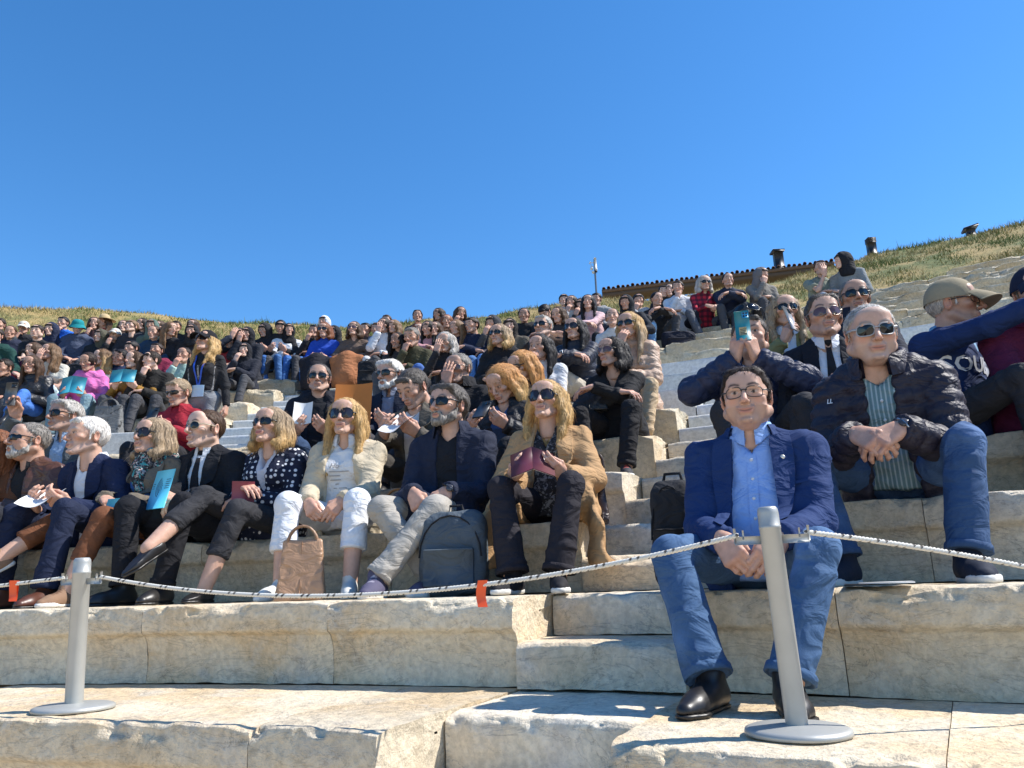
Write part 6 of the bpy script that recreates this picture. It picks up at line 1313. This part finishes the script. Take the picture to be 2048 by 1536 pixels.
for (B, T, R, r, L, e) in (pL, pR):
    for sg in (-1, 1):
        mb = MB(); z = L-.078; d = rd*sg; c = R@A(0, 0, z); q = math.atan2(d[1], d[0]); Rz = rotm('Z', q)
        mb.box(c+d*(r+.028), (.066, .006, .020), Rz); mb.box(c+d*(r+.060)+A(0, 0, .012), (.006, .006, .036), Rz); mb.box(c+d*(r+.040)+A(0, 0, .014), (.004, .006, .022), Rz)
        obj('rope_hook', mb.mesh('rope_hook', [POSTM], colors=False), e); ends.append(B+c+d*(r+.052)+A(0, 0, .014))
def rope(name, P0, P1, sag, label, n=260):
    t = np.linspace(0, 1, n); C = P0+(P1-P0)*t[:, None]-A(0, 0, 1)*(4*sag*t*(1-t))[:, None]; Ls = np.linalg.norm(P1-P0); mb = MB()
    T = nrm(P1-P0); S = nrm(np.cross(T, A(0, 0, 1))); U = np.cross(S, T)
    for k in range(3):
        ph = t*Ls/.030*2*math.pi+k*2.094; Q = C+.0029*(np.cos(ph)[:, None]*S+np.sin(ph)[:, None]*U)
        fleck = ((np.floor(t*Ls/.0075+k*3.3) % 6) == 0)*(k < 2); col = np.where(fleck[:, None] > 0, A(.10, .09, .08), A(.66, .63, .56)); mb.tube(Q, .0040, 5, col)
    o = obj(name, mb.mesh(name, [vcol('rope_fibre', .85, .2)])); tag(o, label, 'rope'); return C
def sag_for(P0, P1, px, py):
    s = .2
    for _ in range(20):
        t = np.linspace(0, 1, 400); C = P0+(P1-P0)*t[:, None]-A(0, 0, 1)*(4*s*t*(1-t))[:, None]; X, Y, d = proj(C); i = np.argmin(np.abs(X-px)); s += (py-Y[i])*d[i]/FPX/(4*t[i]*(1-t[i])+.05)
    return s
Cm = rope('barrier_rope', ends[1], ends[2], sag_for(ends[1], ends[2], 720, 1190), 'white flecked rope sagging between the two grey posts', 620)
P1 = at(2300, 1190, ends[3][1]+.1); rope('barrier_rope', ends[3], P1, sag_for(ends[3], P1, 1850, 1097), 'white flecked rope running off to the right edge', 240)
P0 = at(-260, 1205, ends[0][1]+.25); Cl = rope('barrier_rope', P0, ends[0], sag_for(P0, ends[0], 30, 1168), 'white flecked rope running off to the left edge', 200)
for C_, px, lab in ((Cm, 963, 'orange tape tag hanging from the middle of the rope'), (Cl, 28, 'orange tape tag hanging from the rope at the left edge')):
    i = int(np.argmin(np.abs(proj(C_)[0]-px))); c = C_[i]; mb = MB(); zz = np.linspace(.012, -.058, 9); G = np.array([[c+A(x+.004*math.sin(z*60), -.008-.012*math.sin(z*45), z) for x in (-.013, 0, .013)] for z in zz]); mb.grid(G); mb.grid(G+A(0, .016, 0)*np.linspace(1, .2, 9)[:, None, None], flip=True)
    tag(obj('tape_tag', mb.mesh('tape_tag', [plain((.75, .09, .02), .35, 0, 'orange_tape')], colors=False)), lab, 'tape')
# ------------------------------------------------------------------ skyline: tiled roof, flues, camera mast
def skyline():
    A0, A1 = at(1203, 577, 18.4), at(1668, 520, 17.2); d = nrm((A1-A0)*A(1, 1, 0)); nrmv = A(-d[1], d[0], 0); e = empty('tiled_roof', A0); tag(e, 'long low roof edge with a row of clay cover tiles behind the grass', 'roof')
    N = 46; tile = MB(); a = np.linspace(0, math.pi, 7)
    prof = lambda r, y: np.stack([r*np.cos(a), np.full(7, y), r*np.sin(a)], 1)
    L = np.linalg.norm(A1-A0); w = L/N*.36; tile.grid(np.array([prof(w*.72, -.03), prof(w, -.03), prof(w, .42), prof(w*.8, .42)])); tm = tile.mesh('roof_tile', [plain((.20, .10, .075), .85, 0, 'clay_tile', bm=.4)], colors=False)
    for i in range(N):
        q = (i+.5)/N; o = obj('roof_tile', tm, e); P = (A1-A0)*q+A(0, 0, .015*math.sin(i*2.4)-.02); o.location = P; o.rotation_euler = (-.12, 0, math.atan2(d[1], d[0])+.02*math.sin(i*5.1))
    mb = MB(); 
    for k, (z0, z1, dy, m) in enumerate(((-.02, -.10, .02, 0), (-.10, -.22, .05, 1))):
        G = np.array([[(A1-A0)*q+nrmv*(dy+yy)+A(0, 0, z) for z, yy in ((z0, .5), (z0, 0), (z1*1.0, 0), (z1, .5))] for q in np.linspace(0, 1, 12)]); mb.grid(G, m=m)
    obj('eaves_board', mb.mesh('eaves_board', [plain((.16, .10, .07), .8, 0, 'roof_board'), plain((.115, .075, .05), .85, 0, 'weathered_fascia', bm=.5)], colors=False), e)
    st = plain((.018, .018, .024), .45, .3, 'dark_steel')
    P = at(1559, 536, 17.6); k = FPX and 17.6/FPX; e = empty('flue', P); tag(e, 'black square flue with a flat overhanging cap above the tiled roof', 'chimney'); mb = MB(); mb.box((0, 0, 16*k), (17*k, 17*k, 40*k)); obj('flue_shaft', mb.mesh('flue_shaft', [st], colors=False, smooth=False), e); mb = MB(); mb.box((-1*k, 0, 37*k), (25*k, 25*k, 4*k)); mb.box((0, 0, 32*k), (14*k, 14*k, 8*k)); obj('flue_cap', mb.mesh('flue_cap', [st], colors=False, smooth=False), e)
    P = at(1745, 508, 17.2); e = empty('flue', P); tag(e, 'black louvred flue standing on the grassy crest', 'chimney'); mb = MB(); mb.box((0, 0, 12*k), (15*k, 15*k, 28*k)); obj('flue_shaft', mb.mesh('flue_shaft', [st], colors=False, smooth=False), e)
    for i in range(4): mb = MB(); mb.box((0, 0, (25+3*i)*k), (17*k, 17*k, 1.6*k)); obj('louvre', mb.mesh('louvre', [st], colors=False, smooth=False), e)
    P = at(1942, 470, 16.6); e = empty('flue', P, -.3); tag(e, 'dark slanted vent cap near the right end of the crest', 'chimney'); mb = MB(); mb.box((0, 0, 4*k), (15*k, 15*k, 16*k)); obj('flue_shaft', mb.mesh('flue_shaft', [st], colors=False, smooth=False), e); mb = MB(); mb.box((0, 0, 14*k), (28*k, 26*k, 4*k), rotm('Y', -.22)); obj('flue_cap', mb.mesh('flue_cap', [st], colors=False, smooth=False), e)
    P = at(1193, 590, 17.6); e = empty('camera_mast', P); tag(e, 'thin mast with white cameras and an anemometer left of the tiled roof', 'mast'); wh, gy = plain((.62, .62, .60), .4, 0, 'white_housing'), plain((.16, .17, .18), .4, .6, 'mast_metal')
    mb = MB(); mb.tube([(0, 0, 0), (0, 0, 82*k)], 2.1*k, 8); obj('pole', mb.mesh('pole', [gy], colors=False), e)
    mb = MB(); mb.box((1.5*k, 0, 73*k), (5*k, 4*k, 24*k)); obj('radio_box', mb.mesh('radio_box', [wh], colors=False), e)
    for x, z in ((-7, 60), (2, 58), (-4, 52)): mb = MB(); mb.lathe([(0, -3.4*k), (2.4*k, -2.4*k), (3.4*k, 0), (3.4*k, 2*k), (0, 3*k)], 12, (x*k, 0, z*k)); obj('dome_camera', mb.mesh('dome_camera', [wh], colors=False), e)
    mb = MB(); mb.lathe([(0, -3*k), (2.6*k, -2*k), (3*k, 1*k), (0, 2*k)], 12, (2*k, -2*k, 53*k)); obj('black_dome', mb.mesh('black_dome', [st], colors=False), e)
    mb = MB(); mb.tube([(-8*k, 0, 66*k), (0, 0, 64*k)], .7*k, 6)
    for q in range(3): mb.tube([(-8*k, 0, 74*k), (-8*k+5*k*math.cos(q*2.1), 5*k*math.sin(q*2.1), 74*k)], .6*k, 5); mb.lathe([(0, 1.6*k), (1.6*k, 0), (0, -1.6*k)], 8, (-8*k+5*k*math.cos(q*2.1), 5*k*math.sin(q*2.1), 74*k))
    mb.tube([(-8*k, 0, 64*k), (-8*k, 0, 76*k)], .8*k, 6); obj('anemometer', mb.mesh('anemometer', [wh], colors=False), e)
skyline()

# ------------------------------------------------------------------ trimmings belong to the garment they are sewn on
for p in PEOPLE:
    ch = {}
    for o in p['root'].children: ch.setdefault(o.name.split('.')[0], []).append(o)
    gar = p['gar']; sh = ch.get('shirt', [gar])[-1] if p['fi'] is not None else gar; leg = (ch.get('trousers') or ch.get('jeans') or ch.get('skirt'))[0]
    own = {'hem': leg, 'tie_knot': (ch.get('tie') or [None])[0], 'name_badge': (ch.get('lanyard') or [None])[0], 'placket': sh, 'button': sh, 'printed_line': sh, 'collar': sh}
    for k in ('lapel', 'jacket_collar', 'breast_pocket', 'lapel_pin', 'printed_lettering', 'printed_emblem', 'red_print', 'chest_patch', 'patch_letter', 'sleeve_mark', 'printed_panel'): own[k] = gar
    for k, t in own.items():
        for o in ch.get(k, []):
            if t is not None: o.parent = t
